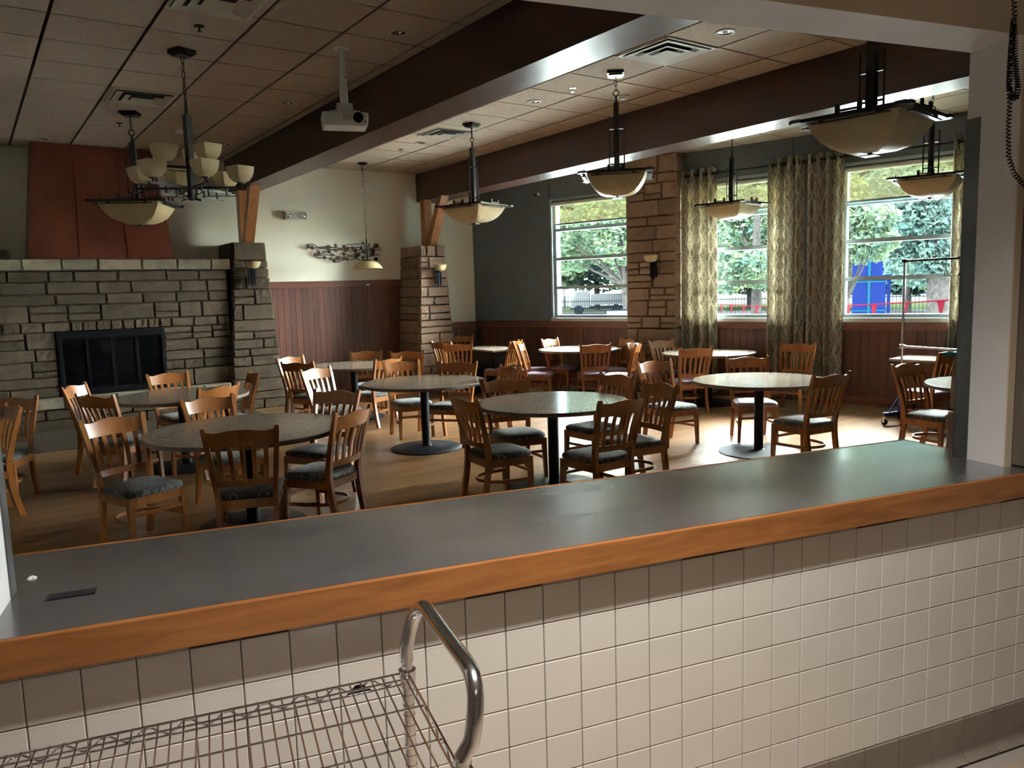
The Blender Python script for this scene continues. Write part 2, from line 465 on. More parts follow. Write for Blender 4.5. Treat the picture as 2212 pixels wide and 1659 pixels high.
def rest_floor_mat():
    m, N, L, b = nodes('floor_oak_far')
    v = coords(N, L, (1.2,16,1), 0)
    f = noise(N, L, v, 2.0, 6, .6, .6); r = ramp(N, [(.28, (.15,.072,.032)), (.72, (.235,.130,.063))]); L.new(f, r.inputs['Fac'])
    g = N.new('ShaderNodeNewGeometry'); mr = N.new('ShaderNodeMapRange'); mr.inputs['To Min'].default_value = .72; mr.inputs['To Max'].default_value = 1.28
    L.new(g.outputs['Random Per Island'], mr.inputs['Value'])
    mx = N.new('ShaderNodeVectorMath'); mx.operation = 'SCALE'; L.new(r.outputs['Color'], mx.inputs[0]); L.new(mr.outputs[0], mx.inputs['Scale'])
    L.new(mx.outputs[0], b.inputs['Base Color']); b.inputs['Roughness'].default_value = .28; b.inputs['Specular IOR Level'].default_value = .18
    return m
o = add('floor_planks_beyond', rest, rest_floor_mat(), floor); o['kind'] = 'stuff'

# walls of the dining room
struct('wall_far', MB().box(XL-.2, c_far_right[0]+.4, YF, YF+.2, -.1, 4.15), M['cream'])
struct('wall_left', MB().box(XL-.2, XL, 2.6, YF+.2, -.1, 4.15), M['cream'])
# window wall: grey paint, with openings
WINS = [(a*SU, b*SU) for a, b in ((6.62, 8.40), (4.12, 5.72), (1.86, 3.42))]
ZS, ZT = szz(1.235), szz(3.29)
wm = MB()
ts = [-4.3] + [x for w in sorted(WINS) for x in w] + [11.0]
for i in range(0, len(ts), 2): wm.box(KW, KW+.24, ts[i], ts[i+1], -.1, 4.15)
for a, b in WINS:
    wm.box(KW, KW+.24, a, b, -.1, ZS); wm.box(KW, KW+.24, a, b, ZT, 4.15)
wall_right = struct('wall_right', wm, M['greywall'], WA)
for t in (8.454*SU, 4.11*SU):
    add('panel_joint', MB().box(KW-.002, KW+.001, t-.004, t+.004, 3.30 if t < 5 else 1.2, CEILW if t < 5 else 3.9), M['black'], wall_right)

# kitchen wall with the serving opening
km = MB()
km.box(-5.2, UL, V0, V1, -.1, 4.15).box(UR, 12.3, V0, V1, -.1, 4.15).box(UL, UR, V0, V1, ZH, 4.15).box(UL, UR, V0, V1, -.1, .96)
wall_k = struct('wall_front', km, M['white'], KA)
# kitchen-side faces in cream paint
add('kitchen_face', MB().box(UL-.5, UR+.035, V0-.006, V0, ZH, 2.98).box(UR, UR+.035, V0-.006, V0, ZC, ZH), M['kcream'], wall_k)
# shell of the kitchen behind the camera
ks = MB()
struct('wall_kitchen_left', MB().box(-3.2, -3.05, -3.2, V0, -.1, 3.0), M['white'], KA)
struct('wall_kitchen_right', MB().box(3.75, 3.9, -3.2, V0, -.1, 3.0), M['white'], KA)
struct('wall_kitchen_back', MB().box(-3.2, 3.9, -3.2, -3.05, -.1, 3.0), M['white'], KA)
struct('ceiling_kitchen', MB().box(-3.2, 3.9, -3.2, V0, 2.95, 3.1), M['white'], KA)
kfloor = struct('floor_kitchen', MB().box(-3.2, 3.9, -3.2, V0+.02, -.12, -.012), M['grout'], KA)
for i in range(12):
    for j in range(3):
        u0, v0 = 1.55+i*.158, 1.79-(j+1)*.158
        add('quarry_tile', MB().box(-.076, .076, -.076, .076, -.012, 0), M['quarry'], kfloor, (u0+.079, v0+.079, 0), bevel=.003)
add('quarry_tiles_beyond', MB().box(-3.0, 1.548, -3.0, 1.79, -.012, 0).box(1.55, 3.7, -3.0, 1.31, -.012, 0), M['quarry'], kfloor)['kind'] = 'stuff'

# half wall under the counter: glazed tiles, one by one
half = struct('wall_counter', MB().box(-3.0, 3.75, VT+.006, V0, 0, .965), M['grout'], KA)
TP = .1125
u_ref = float(np.dot(onpl(1473, 1220, KY, VT), KX)) - 6*TP*3
z_top = H - .4885*VT
tm = MB().box(-.0551, .0551, 0, .007, -.0551, .0551).mesh('tile', M['ktile'])
sm_ = MB().box(-.0551, .0551, 0, .007, 0, .019).mesh('tile_sliver', M['ktile'])
gm = MB().box(-.0551, .0551, .003, .0065, 0, .026).mesh('dark_gap', M['darkvoid'])
i0 = int(math.ceil((-.62-u_ref)/TP)); i1 = int((3.2-u_ref)/TP)
for i in range(i0, i1):
    uc = u_ref + (i+.5)*TP
    for r in range(-1, 6):
        zc = z_top - (r+.5)*TP
        o = add('tile', tm, None, half, (uc, VT, zc))
        b = o.modifiers.new('bevel', 'BEVEL'); b.width = .0025; b.segments = 2
    if i % 6 in (0, 1): add('dark_gap', gm, None, half, (uc, VT, z_top+TP))
    else: add('tile_sliver', sm_, None, half, (uc, VT, z_top+TP+.001))
zcv = z_top - 6*TP
cv = []
for k in range(7):
    a = k/6*math.pi/2; cv.append((VT-.004-.03*(1-math.sin(a)), .03*(1-math.cos(a))))
prof = cv + [(VT-.004, zcv-.004), (VT+.004, zcv), (VT+.008, zcv), (VT+.008, 0)]
for k in range(13):
    u0 = 1.21+k*.1565
    rings = [[(u, p[0], p[1]) for p in prof] for u in (u0+.0015, u0+.155)]
    add('cove_tile', MB().sweep(rings), M['cove'], half, smooth=False)
add('cove_base_run', MB().sweep([[(u, p[0], p[1]) for p in prof] for u in (-3.0, 1.208)]), M['cove'], half)

# corner guards on the jambs
g = tag(add('corner_guard', MB().box(UR-.004, UR+.001, 2.085, V1+.004, ZC+.002, 2.33).box(UR-.004, UR+.05, V1, V1+.004, ZC+.002, 2.33), M['guard'], rz=KA), 'dark steel corner guard on the right jamb of the serving opening', 'corner guard', 'steel corner guards')
add('screw', MB().lathe([(.004, 0), (.003, .0015)], 8), M['chrome'], g, (UR-.003, 2.11, 1.5)).rotation_euler = (0, -math.pi/2, 0)
g = tag(add('corner_guard', MB().box(UL-.001, UL+.004, 2.095, V1+.004, ZC+.002, 2.33).box(UL-.05, UL+.004, V1, V1+.004, ZC+.002, 2.33), M['guard'], rz=KA), 'grey steel corner guard on the left jamb by the counter slot', 'corner guard', 'steel corner guards')
# metal door frame at the right edge of the kitchen wall
df = thing('door_frame', 'grey metal door frame beside the right end of the counter', 'door frame', (0,0,0), KA)
add('frame_post', MB().box(UR+.036, UR+.085, V0-.075, V0-.002, ZC+.004, 2.85), M['darksteel'], df, bevel=.006)
add('door_edge', MB().box(UR+.087, UR+.5, V0-.05, V0-.004, ZC+.03, 2.85), M['black'], df)

# serving counter
ct = thing('serving_counter', 'long steel-topped serving counter with an orange wood front edge', 'counter', (0,0,0), KA)
VF, VB = VT-.05, 2.48
h1 = onz(95, 1300, ZC); h2 = onz(214, 1268, ZC); h3 = onz(118, 1282, ZC)
hu0, hu1 = float(h1@KX), float(h2@KX)-.004
hv0, hv1 = float(h1@KY), float(h1@KY)+.048
UE = 2.79
top = MB()
top.box(-.56, hu0, VF+.016, VB-.016, ZC-.012, ZC).box(hu1, UE, VF+.016, VB-.016, ZC-.012, ZC)
top.box(hu0, hu1, VF+.016, hv0, ZC-.012, ZC).box(hu0, hu1, hv1, VB-.016, ZC-.012, ZC)
top.box(UE, 3.4, VF+.016, V0-.002, ZC-.012, ZC)
add('steel_top', top, M['steel'], ct)
add('slot_liner', MB().box(hu0-.004, hu1+.004, hv0-.004, hv1+.004, ZC-.09, ZC-.08).box(hu0-.004, hu0, hv0, hv1, ZC-.09, ZC-.012).box(hu1, hu1+.004, hv0, hv1, ZC-.09, ZC-.012).box(hu0, hu1, hv0-.004, hv0, ZC-.09, ZC-.012).box(hu0, hu1, hv1, hv1+.004, ZC-.09, ZC-.012), M['darkvoid'], ct)
add('counter_core', MB().box(-.56, hu0-.006, VF+.02, VB-.02, .972, ZC-.0125).box(hu1+.006, UE, VF+.02, VB-.02, .972, ZC-.0125), M['darkvoid'], ct)
add('front_fascia', MB().box(-3.0, 3.4, VF, VF+.0155, .966, ZC+.001), M['fascia'], ct, bevel=.004)
add('back_edge', MB().box(-.58, UE, VB-.0155, VB, .966, ZC+.001), M['fascia'], ct, bevel=.004)
add('end_edge', MB().box(UE+.0005, UE+.016, V1+.005, VB, .966, ZC+.001), M['fascia'], ct, bevel=.004)
add('left_end_edge', MB().box(-.58, -.5605, V1+.005, VB-.016, .966, ZC+.001), M['fascia'], ct, bevel=.004)
pp = onz(70, 1249, ZC)
pc = MB(); 
for k in range(5):
    a = k*1.3; pc.lathe([(.006+.002*(k%2), 0), (.005, .003), (.001, .006)], 6, (.006*math.cos(a)*k*.4, .003*math.sin(a), 0))
tag(add('paper_scrap', pc, M['paper'], loc=(pp[0], pp[1], ZC+.0002)), 'tiny white scrap of paper on the dark counter', 'paper scrap')

# ceiling
ceiling = struct('ceiling', MB().prism(BIG, CEIL+.016, CEIL+.24), M['tee'])
BX1, BX2 = (3.606*SU, 3.99*SU), (7.03*SU, 7.45*SU)
BZ = szz(3.41)
def bay(xs, ys, z, tee_clip=None):
    for i in range(len(xs)-1):
        for j in range(len(ys)-1):
            a = .014; b = .011
            poly = [(xs[i]+a, ys[j]+b), (xs[i+1]-a, ys[j]+b), (xs[i+1]-a, ys[j+1]-b), (xs[i]+a, ys[j+1]-b)]
            poly = clip(poly, WX, KW-.005); poly = clip(poly, -KY, -(V1+.005)) if len(poly) > 2 else poly
            if len(poly) < 3: continue
            cx0 = sum(p[0] for p in poly)/len(poly); cy0 = sum(p[1] for p in poly)/len(poly)
            area = abs(sum(poly[k][0]*poly[(k+1) % len(poly)][1]-poly[(k+1) % len(poly)][0]*poly[k][1] for k in range(len(poly))))/2
            if area < .02: continue
            add('ceiling_tile', MB().prism([(p[0]-cx0, p[1]-cy0) for p in poly], 0, .014), M['ceiltile'], ceiling, (cx0, cy0, z))
ysg = [1.0] + [(6.925+.664*k)*SU for k in range(-8, 9)] + [YF]
ysg = [y for y in ysg if y > .9]
bay([(.735+.6875*k)*SU for k in range(-2, 5)] + [BX1[0]], [y for y in ysg if y > 2.2], CEIL)
bay([BX1[1]] + [(5.9+.6875*k)*SU for k in range(-2, 2)] + [BX2[0]], [y for y in ysg if y > 1.5], CEIL)
add('ceiling_drop', MB().prism(clip([(BX2[1], 1.2), (12.6, -2), (12.6, YF), (BX2[1], YF)], WX, KW), CEILW+.014, CEIL+.016), M['tee'], ceiling)
bay([BX2[1]] + [(7.96+.6875*k)*SU for k in range(0, 6)], [y for y in ysg if y > 1.5], CEILW)
add('ceiling_field', MB().box(XL, .735*SU-.6875*2*SU-.01, 2.5, YF, CEIL, CEIL+.014), M['ceiltile'], ceiling)
# beams
for nm, (a, b) in (('beam_left', BX1), ('beam_right', BX2)):
    y0 = kline_x((a+b)/2, V1)[1]
    o = struct('trim_1' if nm == 'beam_left' else 'trim_2', MB().box(a, b, y0-.12, YF, BZ, CEIL+.02), M['beam'])
    o['label'] = 'dark brown timber ceiling beam nearer the projector' if nm == 'beam_left' else 'dark brown timber ceiling beam nearer the windows'

# far wall woodwork -------------------------------------------------
def boards_x(par, x0, x1, yf, z0, z1, w, mat):
    n = max(1, round((x1-x0)/w)); w = (x1-x0)/n
    me = MB().box(.0025, w-.0025, 0, .018, 0, z1-z0).mesh('board', mat)
    for k in range(n): add('board', me, None, par, (x0+k*w, yf-.018, z0))
trim = 3
XA, XB, XC = 4.0*SU, 6.75*SU, 7.2*SU
wt = struct('trim_3', MB().box(XA, XB, YF-.012, YF, 0, 1.9), M['darkvoid'])
boards_x(wt, XA, XB, YF-.012, .12, 1.90, .105, M['panel'])
add('top_rail', MB().box(XA, XB, YF-.045, YF, 1.90, 2.01), M['rail'], wt, bevel=.004)
add('kick_rail', MB().box(XA, XB, YF-.038, YF, 0, .12), M['rail'], wt)
ws = struct('trim_4', MB().box(XC, c_far_right[0], YF-.012, YF, 0, 1.05), M['darkvoid'])
boards_x(ws, XC, c_far_right[0]-.03, YF-.012, .12, 1.05, .12, M['panel'])
add('top_rail', MB().box(XC, c_far_right[0]-.02, YF-.045, YF, 1.05, 1.16), M['rail'], ws, bevel=.004)
add('kick_rail', MB().box(XC, c_far_right[0]-.02, YF-.038, YF, 0, .12), M['rail'], ws)
# wainscot on the window wall
wr = struct('trim_5', MB().box(KW-.012, KW, -4.2, 10.48, 0, 1.05), M['darkvoid'], WA)
wseg = [(6.72*SU, 10.46), (-3.9, 5.80*SU)]
for a, b in wseg:
    n = round((b-a)/.118); w = (b-a)/n
    me = MB().box(0, .018, .0025, w-.0025, 0, .93).mesh('board', M['panel'])
    for k in range(n): add('board', me, None, wr, (KW-.030, a+k*w, .12))
    add('top_rail', MB().box(KW-.045, KW, a, b, 1.05, 1.165), M['rail'], wr, bevel=.004)
    add('kick_rail', MB().box(KW-.038, KW, a, b, 0, .12), M['rail'], wr)
for t in (9.45, 7.9, 6.9):
    add('batten', MB().box(KW-.036, KW-.030, t, t+.07, .12, 1.05), M['rail'], wr)

# stone -------------------------------------------------------------
rs = random.Random(11)
def stone_mesh(w, h, relief, mat, nx=6, nz=4, depth=.05):
    """front face looks to -y; edges set back, middle broken and uneven"""
    v = []; f = []
    for j in range(nz+1):
        for i in range(nx+1):
            e = (i in (0, nx)) or (j in (0, nz))
            # first inner ring hugs the edge, so the face stands proud with a narrow chamfer
            gx = [0] + [.013/w+(1-.026/w)*k/(nx-2) for k in range(nx-1)] + [1]; gz = [0] + [.011/h+(1-.022/h)*k/(nz-2) for k in range(nz-1)] + [1]
            x = w*gx[i]; z = h*gz[j]
            if not e: x += rs.uniform(-.008, .008); z += rs.uniform(-.006, .006)
            y = rs.uniform(0, .006) if e else -rs.uniform(.62, 1)*relief
            v.append((x, y, z))
    for j in range(nz):
        for i in range(nx):
            a = j*(nx+1)+i; f.append((a, a+1, a+nx+2, a+nx+1))
    b = len(v)
    v += [(0, depth, 0), (w, depth, 0), (w, depth, h), (0, depth, h)]
    c0, c1, c2, c3 = 0, nx, (nz+1)*(nx+1)-1, nz*(nx+1)
    f.append(tuple([b, b+1] + list(range(c1, c0-1, -1))))
    f.append(tuple([b+2, b+3] + [nz*(nx+1)+i for i in range(nx+1)]))
    f.append(tuple([b+1, b+2] + [j*(nx+1)+nx for j in range(nz, -1, -1)]))
    f.append(tuple([b+3, b] + [j*(nx+1) for j in range(nz+1)]))
    me = bpy.data.meshes.new('stone'); me.from_pydata(v, [], f); me.materials.append(mat); me.update()
    return me
def courses(x0, x1, z0, z1, hs, ws, split=.35):
    """random ashlar: list of (xa,xb,za,zb)"""
    out = []; z = z0
    while z < z1-.02:
        h = rs.choice(hs)
        if z1-(z+h) < min(hs)*.7: h = z1-z
        x = x0
        while x < x1-.02:
            w = rs.uniform(*ws)
            if x1-(x+w) < ws[0]*.7: w = x1-x
            if h > .17 and rs.random() < split:
                k = rs.uniform(.38, .62)*h
                out.append((x, x+w, z, z+k)); 
                if w > .42 and rs.random() < .5:
                    m_ = x+w*rs.uniform(.35, .65); out.append((x, m_, z+k, z+h)); out.append((m_, x+w, z+k, z+h))
                else: out.append((x, x+w, z+k, z+h))
            else: out.append((x, x+w, z, z+h))
            x += w
        z += h
    return out
J = .006
# fireplace breast
YB = 12.44
fp = struct('wall_fireplace', MB().box(XL, 1.03, YB+.012, YF, 0, 2.2).box(2.42, 3.40, YB+.012, YF, 0, 2.2).box(1.03, 2.42, YB+.012, YF, 1.36, 2.2).box(1.03, 2.42, YB+.35, YF, 0, 1.36).box(1.03, 2.42, YB+.03, YF, 0, .46), M['mortar'])
sts = courses(-.15, 1.03, .46, 1.36, (.17,.22,.26,.14), (.30,.62)) + courses(2.42, 3.40, .46, 1.36, (.17,.22,.26,.14), (.26,.55)) + courses(-.15, 3.40, 1.50, 2.20, (.17,.23,.27,.15), (.30,.72))
x = -.15
while x < 3.38:
    w = .165*rs.uniform(.9, 1.15) if .95 < x < 2.45 else rs.uniform(.2, .4)
    w = min(w, 3.40-x); sts.append((x, x+w, 1.36, 1.50)); x += w
for a, b, c, d in sts:
    if b-a < .03: continue
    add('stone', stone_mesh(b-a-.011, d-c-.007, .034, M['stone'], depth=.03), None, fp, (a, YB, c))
# mantel
mt = thing('mantel', 'pale rough stone mantel shelf running over the fireplace', 'mantel', (0, 12.36, 2.2))
x = XL
while x < 3.42:
    w = min(rs.uniform(.38, .6), 3.44-x)
    if x > -.6: add('stone', stone_mesh(w-J*.5, .155, .03, M['stone_pale'], 6, 4, .5), None, mt, (x, 0, .003))
    x += w
# raised hearth
hr = thing('hearth_bench', 'raised stone hearth bench below the fireplace', 'hearth', (0, 12.28, 0))
for a, b, c, d in courses(-.15, 3.30, 0, .30, (.14,.16), (.35,.75), 0):
    add('stone', stone_mesh(b-a-J, d-c-J, .03, M['stone'], 6, 4, .15), None, hr, (a, 0, c))
x = -.15
while x < 3.28:
    w = min(rs.uniform(.45, .7), 3.30-x)
    add('ledge_stone', stone_mesh(w-J, .15, .02, M['stone_pale'], 6, 4, .165), None, hr, (x, -.03, .305)); x += w
hs_ = thing('hearth_slab', 'flat grey-brown hearth slabs set in the floor before the fireplace', 'hearth slab', (0, 10.58, 0))
for k in range(6):
    for j in range(2):
        add('slab', MB().box(0, .745, 0, .84, 0, .012), M['stone_pale'] if 0 else M['mortar'], hs_, (-.9+k*.75, j*.845, .001), bevel=.004)
# firebox with glass doors
fb = thing('fireplace_insert', 'black metal fireplace insert with dark glass doors', 'fireplace', (1.03, YB, .465))
add('surround', MB().box(0, 1.39, -.045, .02, .80, .89).box(0, 1.39, -.045, .02, 0, .06).box(0, .05, -.045, .02, .06, .80).box(1.34, 1.39, -.045, .02, .06, .80), M['soot'], fb, bevel=.006)
add('hood_lip', MB().box(-.005, 1.395, -.075, -.0455, .79, .85), M['soot'], fb, bevel=.006)
for k in range(4):
    x0 = .053+k*.3215
    d_ = add('glass_door', MB().box(x0, x0+.318, -.012, -.004, .064, .785), M['blackglass'], fb)
    add('door_rim', MB().box(x0, x0+.02, -.022, -.0125, .064, .785).box(x0+.298, x0+.318, -.022, -.0125, .064, .785).box(x0+.02, x0+.298, -.022, -.0125, .765, .785).box(x0+.02, x0+.298, -.022, -.0125, .064, .084), M['soot'], d_)
# copper hood
hd = thing('copper_hood', 'tapering red copper chimney hood above the stone mantel', 'chimney hood', (0, 0, 0))
ZM = 2.362
P8 = [(.80,12.40,ZM),(2.66,12.40,ZM),(2.66,YF-.001,ZM),(.80,YF-.001,ZM),(.98,12.58,CEIL-.002),(2.49,12.58,CEIL-.002),(2.49,YF-.001,CEIL-.002),(.98,YF-.001,CEIL-.002)]
add('copper_shell', MB().hexa(P8), M['copper'], hd)
for x0, x1 in ((1.42, 1.475), (2.04, 1.995)):
    add('standing_seam', MB().bar((x0, 12.398, ZM+.005), (x1, 12.578, CEIL-.01), .012, .012, (0,1,0)), M['copper'], hd)
# tapered stone piers on the far wall
def pier(name, label, xl_b, xr_b, xl_t, xr_t, yb, yt, ztop, mat, yback, seed, rz=0.0, frame=None):
    global rs
    rs = random.Random(seed)
    p = struct(name, MB().hexa([(xl_b+.03,yb+.04,0),(xr_b-.03,yb+.04,0),(xr_b-.03,yback,0),(xl_b+.03,yback,0),(xl_t+.03,yt+.04,ztop-.01),(xr_t-.03,yt+.04,ztop-.01),(xr_t-.03,yback,ztop-.01),(xl_t+.03,yback,ztop-.01)]), M['mortar'], rz)
    p['label'] = label
    z = 0
    while z < ztop-.02:
        h = rs.choice((.12,.15,.18,.21,.24))
        if ztop-(z+h) < .1: h = ztop-z
        f_ = (z+h/2)/ztop
        xl, xr = xl_b+(xl_t-xl_b)*f_, xr_b+(xr_t-xr_b)*f_; y = yb+(yt-yb)*f_
        parts = rs.choice((1,2,2,3)) if xr-xl < 1.0 else rs.choice((2,3,3))
        cuts = sorted([0]+[rs.uniform(.22,.78) for _ in range(parts-1)]+[1])
        cuts = [c for i, c in enumerate(cuts) if i == 0 or c-cuts[i-1] > .16 or c == 1]
        for i in range(len(cuts)-1):
            a = xl+(xr-xl)*cuts[i]; b = xl+(xr-xl)*cuts[i+1]
            if b-a < .05: continue
            rows = [(0, h)] if h < .2 or rs.random() < .6 or i > 0 else [(0, h*.5), (h*.5, h)]
            for c, d in rows:
                add('stone', stone_mesh(b-a-J, d-c-J, .04, mat, 6, 4, .12), None, p, (a, y, z+c))
        # side stones (left face and right face)
        for sx, xx, sg in (('l', xl, 1), ('r', xr, -1)):
            dep = yback-y
            o = add('stone', stone_mesh(dep-.03, h-J, .025, mat, 5, 4, .06), None, p)
            if sg == 1: o.location = (xx, y+dep, z); o.rotation_euler = (0, 0, -math.pi/2)
            else: o.location = (xx, y+.02, z); o.rotation_euler = (0, 0, math.pi/2)
        z += h
    return p
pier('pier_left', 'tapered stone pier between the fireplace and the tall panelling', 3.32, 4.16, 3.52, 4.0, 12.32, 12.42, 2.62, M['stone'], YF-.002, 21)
pier('pier_middle', 'tapered stone pier carrying the window-side beam', 6.62, 7.42, 6.80, 7.30, 12.32, 12.42, 2.60, M['stone_red'], YF-.002, 22)
for nm in ('pier_left', 'pier_middle'): bpy.data.objects[nm].name = {'pier_left': 'trim_6', 'pier_middle': 'trim_7'}[nm]
# timber brackets on the piers
for nm, xc, zt, lab in (('timber_bracket', 3.80, 2.62, 'orange timber V bracket on the stone pier by the fireplace'), ('timber_bracket', 7.12, 2.60, 'orange timber V bracket on the middle stone pier')):
    br = thing(nm, lab, 'bracket', (xc, 12.66, zt), 0, 'timber V brackets')
    add('post', MB().box(-.075, .075, -.02, .13, .002, BZ-.002-zt), M['brace'], br)
    # brace leans out along the beam
    add('brace', MB().hexa([(-.075,-.17,.002),(.075,-.17,.002),(.075,-.022,.002),(-.075,-.022,.002),(-.075,-.66,BZ-.002-zt),(.075,-.66,BZ-.002-zt),(.075,-.50,BZ-.002-zt),(-.075,-.50,BZ-.002-zt)]), M['brace'], br)
# stone pillar on the window wall
rs = random.Random(31)
PT0, PT1 = 5.81*SU, 6.70*SU
pw = struct('trim_8', MB().box(KW-.24, KW-.001, PT0+.04, PT1-.04, 0, CEILW-.002), M['mortar'], WA)
pw['label'] = 'square reddish stone pillar between the two window groups'
for a, b, c, d in courses(0, PT1-PT0, 0, CEILW-.004, (.15,.20,.22,.26), (.2,.62), .45):
    o = add('stone', stone_mesh(b-a-.013, d-c-.013, .016, M['stone_red'], 6, 4, .05), None, pw, (KW-.285, PT1-a, c), -math.pi/2)
z = 0
while z < CEILW-.01:
    h = min(rs.choice((.15,.2,.24)), CEILW-.004-z)
    add('stone', stone_mesh(.23, h-J, .012, M['stone_red'], 5, 4, .04), None, pw, (KW-.27, PT0+.005, z))
    add('stone', stone_mesh(.23, h-J, .012, M['stone_red'], 5, 4, .04), None, pw, (KW-.04, PT1-.005, z), math.pi)
    z += h
# stone pier right behind the kitchen wall (right edge of the opening)
pier('trim_9', 'rough stone pier behind the right jamb of the serving opening', 2.90, 3.8, 3.28, 3.8, V1+.012, V1+.03, 3.9, M['stone_red'], V1+.29, 23, KA)

# ================================================================== WINDOWS
ZM_ = tuple(szz(z) for z in (2.79, 2.28, 1.77))
for wi, (a, b) in enumerate(WINS):
    fr = MB()
    fr.box(KW+.05, KW+.13, a, a+.05, ZS, ZT).box(KW+.05, KW+.13, b-.05, b, ZS, ZT).box(KW+.05, KW+.13, a+.05, b-.05, ZT-.06, ZT).box(KW+.05, KW+.13, a+.05, b-.05, ZS, ZS+.05)
    w = struct('window_%d' % (wi+1), fr, M['alu'], WA)
    add('reveal', MB().box(KW-.012, KW+.05, a-.045, a, ZS-.02, ZT+.045).box(KW-.012, KW+.05, b, b+.045, ZS-.02, ZT+.045).box(KW-.012, KW+.05, a, b, ZT, ZT+.045), M['alu'], w)
    add('window_sill', MB().box(KW-.03, KW+.13, a-.05, b+.05, ZS-.065, ZS-.001), M['winpaint'], w, bevel=.004)
    zs = [ZS+.05] + [z for z in sorted(ZM_)] + [ZT-.06]
    for z in ZM_: add('mullion', MB().box(KW+.045, KW+.13, a+.05, b-.05, z-.028, z+.028), M['alu'], w)
    for k in range(4):
        z0 = zs[k]+(.028 if k else 0); z1 = zs[k+1]-(.028 if k < 3 else 0)
        add('pane', MB().box(KW+.086, KW+.09, a+.05, b-.05, z0, z1), M['pane'], w)
shade_lab = ['tan mesh roller shade half drawn over the window by the far corner', 'tan mesh roller shade in the window between the two curtains', 'tan mesh roller shade in the window behind the garment rack']
for wi, zb in ((0, szz(2.90)), (1, szz(2.86)), (2, szz(2.83))):
    a, b = WINS[wi]
    s = thing('roller_shade', shade_lab[wi], 'roller shade', (0,0,0), WA, 'roller shades')
    add('roller', MB().tube([(KW+.02, a+.02, ZT-.05), (KW+.02, b-.02, ZT-.05)], .035, 12), M['winpaint'], s)
    add('shade_cloth', MB().box(KW+.012, KW+.014, a+.03, b-.03, zb, ZT-.07), M['shade'], s)
    add('hem_bar', MB().box(KW+.006, KW+.022, a+.03, b-.03, zb-.03, zb), M['alu'], s)

# curtains ----------------------------------------------------------
def curtain(name, label, t0, t1, folds, seed, ztop=3.50, nbase=KW-.13, flare=.03):
    t0, t1, ztop = t0*SU, t1*SU, szz(ztop)
    r_ = random.Random(seed)
    c = thing(name, label, 'curtain', (0,0,0), WA, 'patterned curtains')
    nu = folds*14; nz = 18
    ph = [r_.uniform(-.25, .25) for _ in range(folds+1)]
    am = [r_.uniform(.75, 1.2) for _ in range(folds+1)]
    V = []; UV = []; Fc = []
    cloth = 0; prev = None; us = []
    for i in range(nu+1):
        s = i/nu
        t = t0+(t1-t0)*s
        k = min(int(s*folds), folds-1)
        n = .062*am[k]*math.sin(2*math.pi*s*folds+ph[k]*.4)
        if prev is not None: cloth += math.hypot(t-prev[0], n-prev[1])*1.15
        prev = (t, n); us.append((t, n, cloth))
    tc_ = (t0+t1)/2
    for j in range(nz+1):
        q = j/nz; z = ztop-(ztop-.045)*q
        for i, (t, n, cl) in enumerate(us):
            sway = .012*math.sin(3.1*q+i*.11+seed)
            sc = 1+flare*q
            wob = 1-.35*math.exp(-q*9)*0 + .12*math.sin(q*5+i*.05)
            zz = z + (.016*math.cos(2*math.pi*(i/nu)*folds*2) if j == 0 else 0)
            V.append((nbase+n*wob, tc_+(t-tc_)*sc+sway*.6, zz)); UV.append((cl, zz))
    for j in range(nz):
        for i in range(nu):
            a = j*(nu+1)+i; Fc.append((a, a+1, a+nu+2, a+nu+1))
    me = bpy.data.meshes.new('curtain_cloth'); me.from_pydata(V, [], Fc); me.materials.append(M['curtain'])
    uvl = me.uv_layers.new(name='UVMap')
    for l in me.loops: uvl.data[l.index].uv = UV[l.vertex_index]
    me.polygons.foreach_set('use_smooth', [True]*len(me.polygons)); me.update()
    o = bpy.data.objects.new('curtain_cloth', me); COL.objects.link(o); o.parent = c
    so = o.modifiers.new('thick', 'SOLIDIFY'); so.thickness = .003
    for k in range(folds*2):
        s = (k+.5)/(folds*2)*1.0
        t = t0+(t1-t0)*(k/(folds*2)+.25/folds*0+.0)+ (t1-t0)/(folds*4)*0
        t = t0+(t1-t0)*((k+.0)/(folds*2)) + .004
        add('grommet', MB().ring(.026, .006, (nbase, t, ztop-.09), 14, 6, 'y'), M['iron'], c)
    return c
curtain('curtain', 'beige ogee-patterned curtain hanging beside the stone pillar', 5.20, 5.79, 4, 1)
curtain('curtain', 'wide ogee-patterned curtain panel, far half of the pair by the middle window', 3.90, 4.42, 4, 2)
curtain('curtain', 'wide ogee-patterned curtain panel, near half of the pair left of the garment rack', 3.36, 3.86, 4, 3)
curtain('curtain', 'ogee-patterned curtain mostly hidden behind the right jamb', 1.74, 2.06, 3, 4)
for a, b, lab in ((4.20, 5.80, 'dark curtain rod over the middle window'), (1.70, 3.90, 'dark curtain rod over the window behind the garment rack')):
    a, b = a*SU, b*SU; ZR = szz(3.41)
    c = thing('curtain_rod', lab, 'curtain rod', (0,0,0), WA, 'curtain rods')
    add('rod', MB().tube([(KW-.13, a, ZR), (KW-.13, b, ZR)], .014, 10), M['iron'], c, smooth=True)
    for t in (a+.03, b-.03): add('bracket', MB().box(KW-.14, KW-.0005, t-.01, t+.01, ZR-.025, ZR-.01), M['iron'], c)
    for t in (a-.02, b+.02): add('finial', MB().lathe([(.0,-.02),(.016,-.012),(.02,0),(.016,.012),(0,.02)], 10, (KW-.13, t, ZR), False), M['iron'], c, smooth=True)

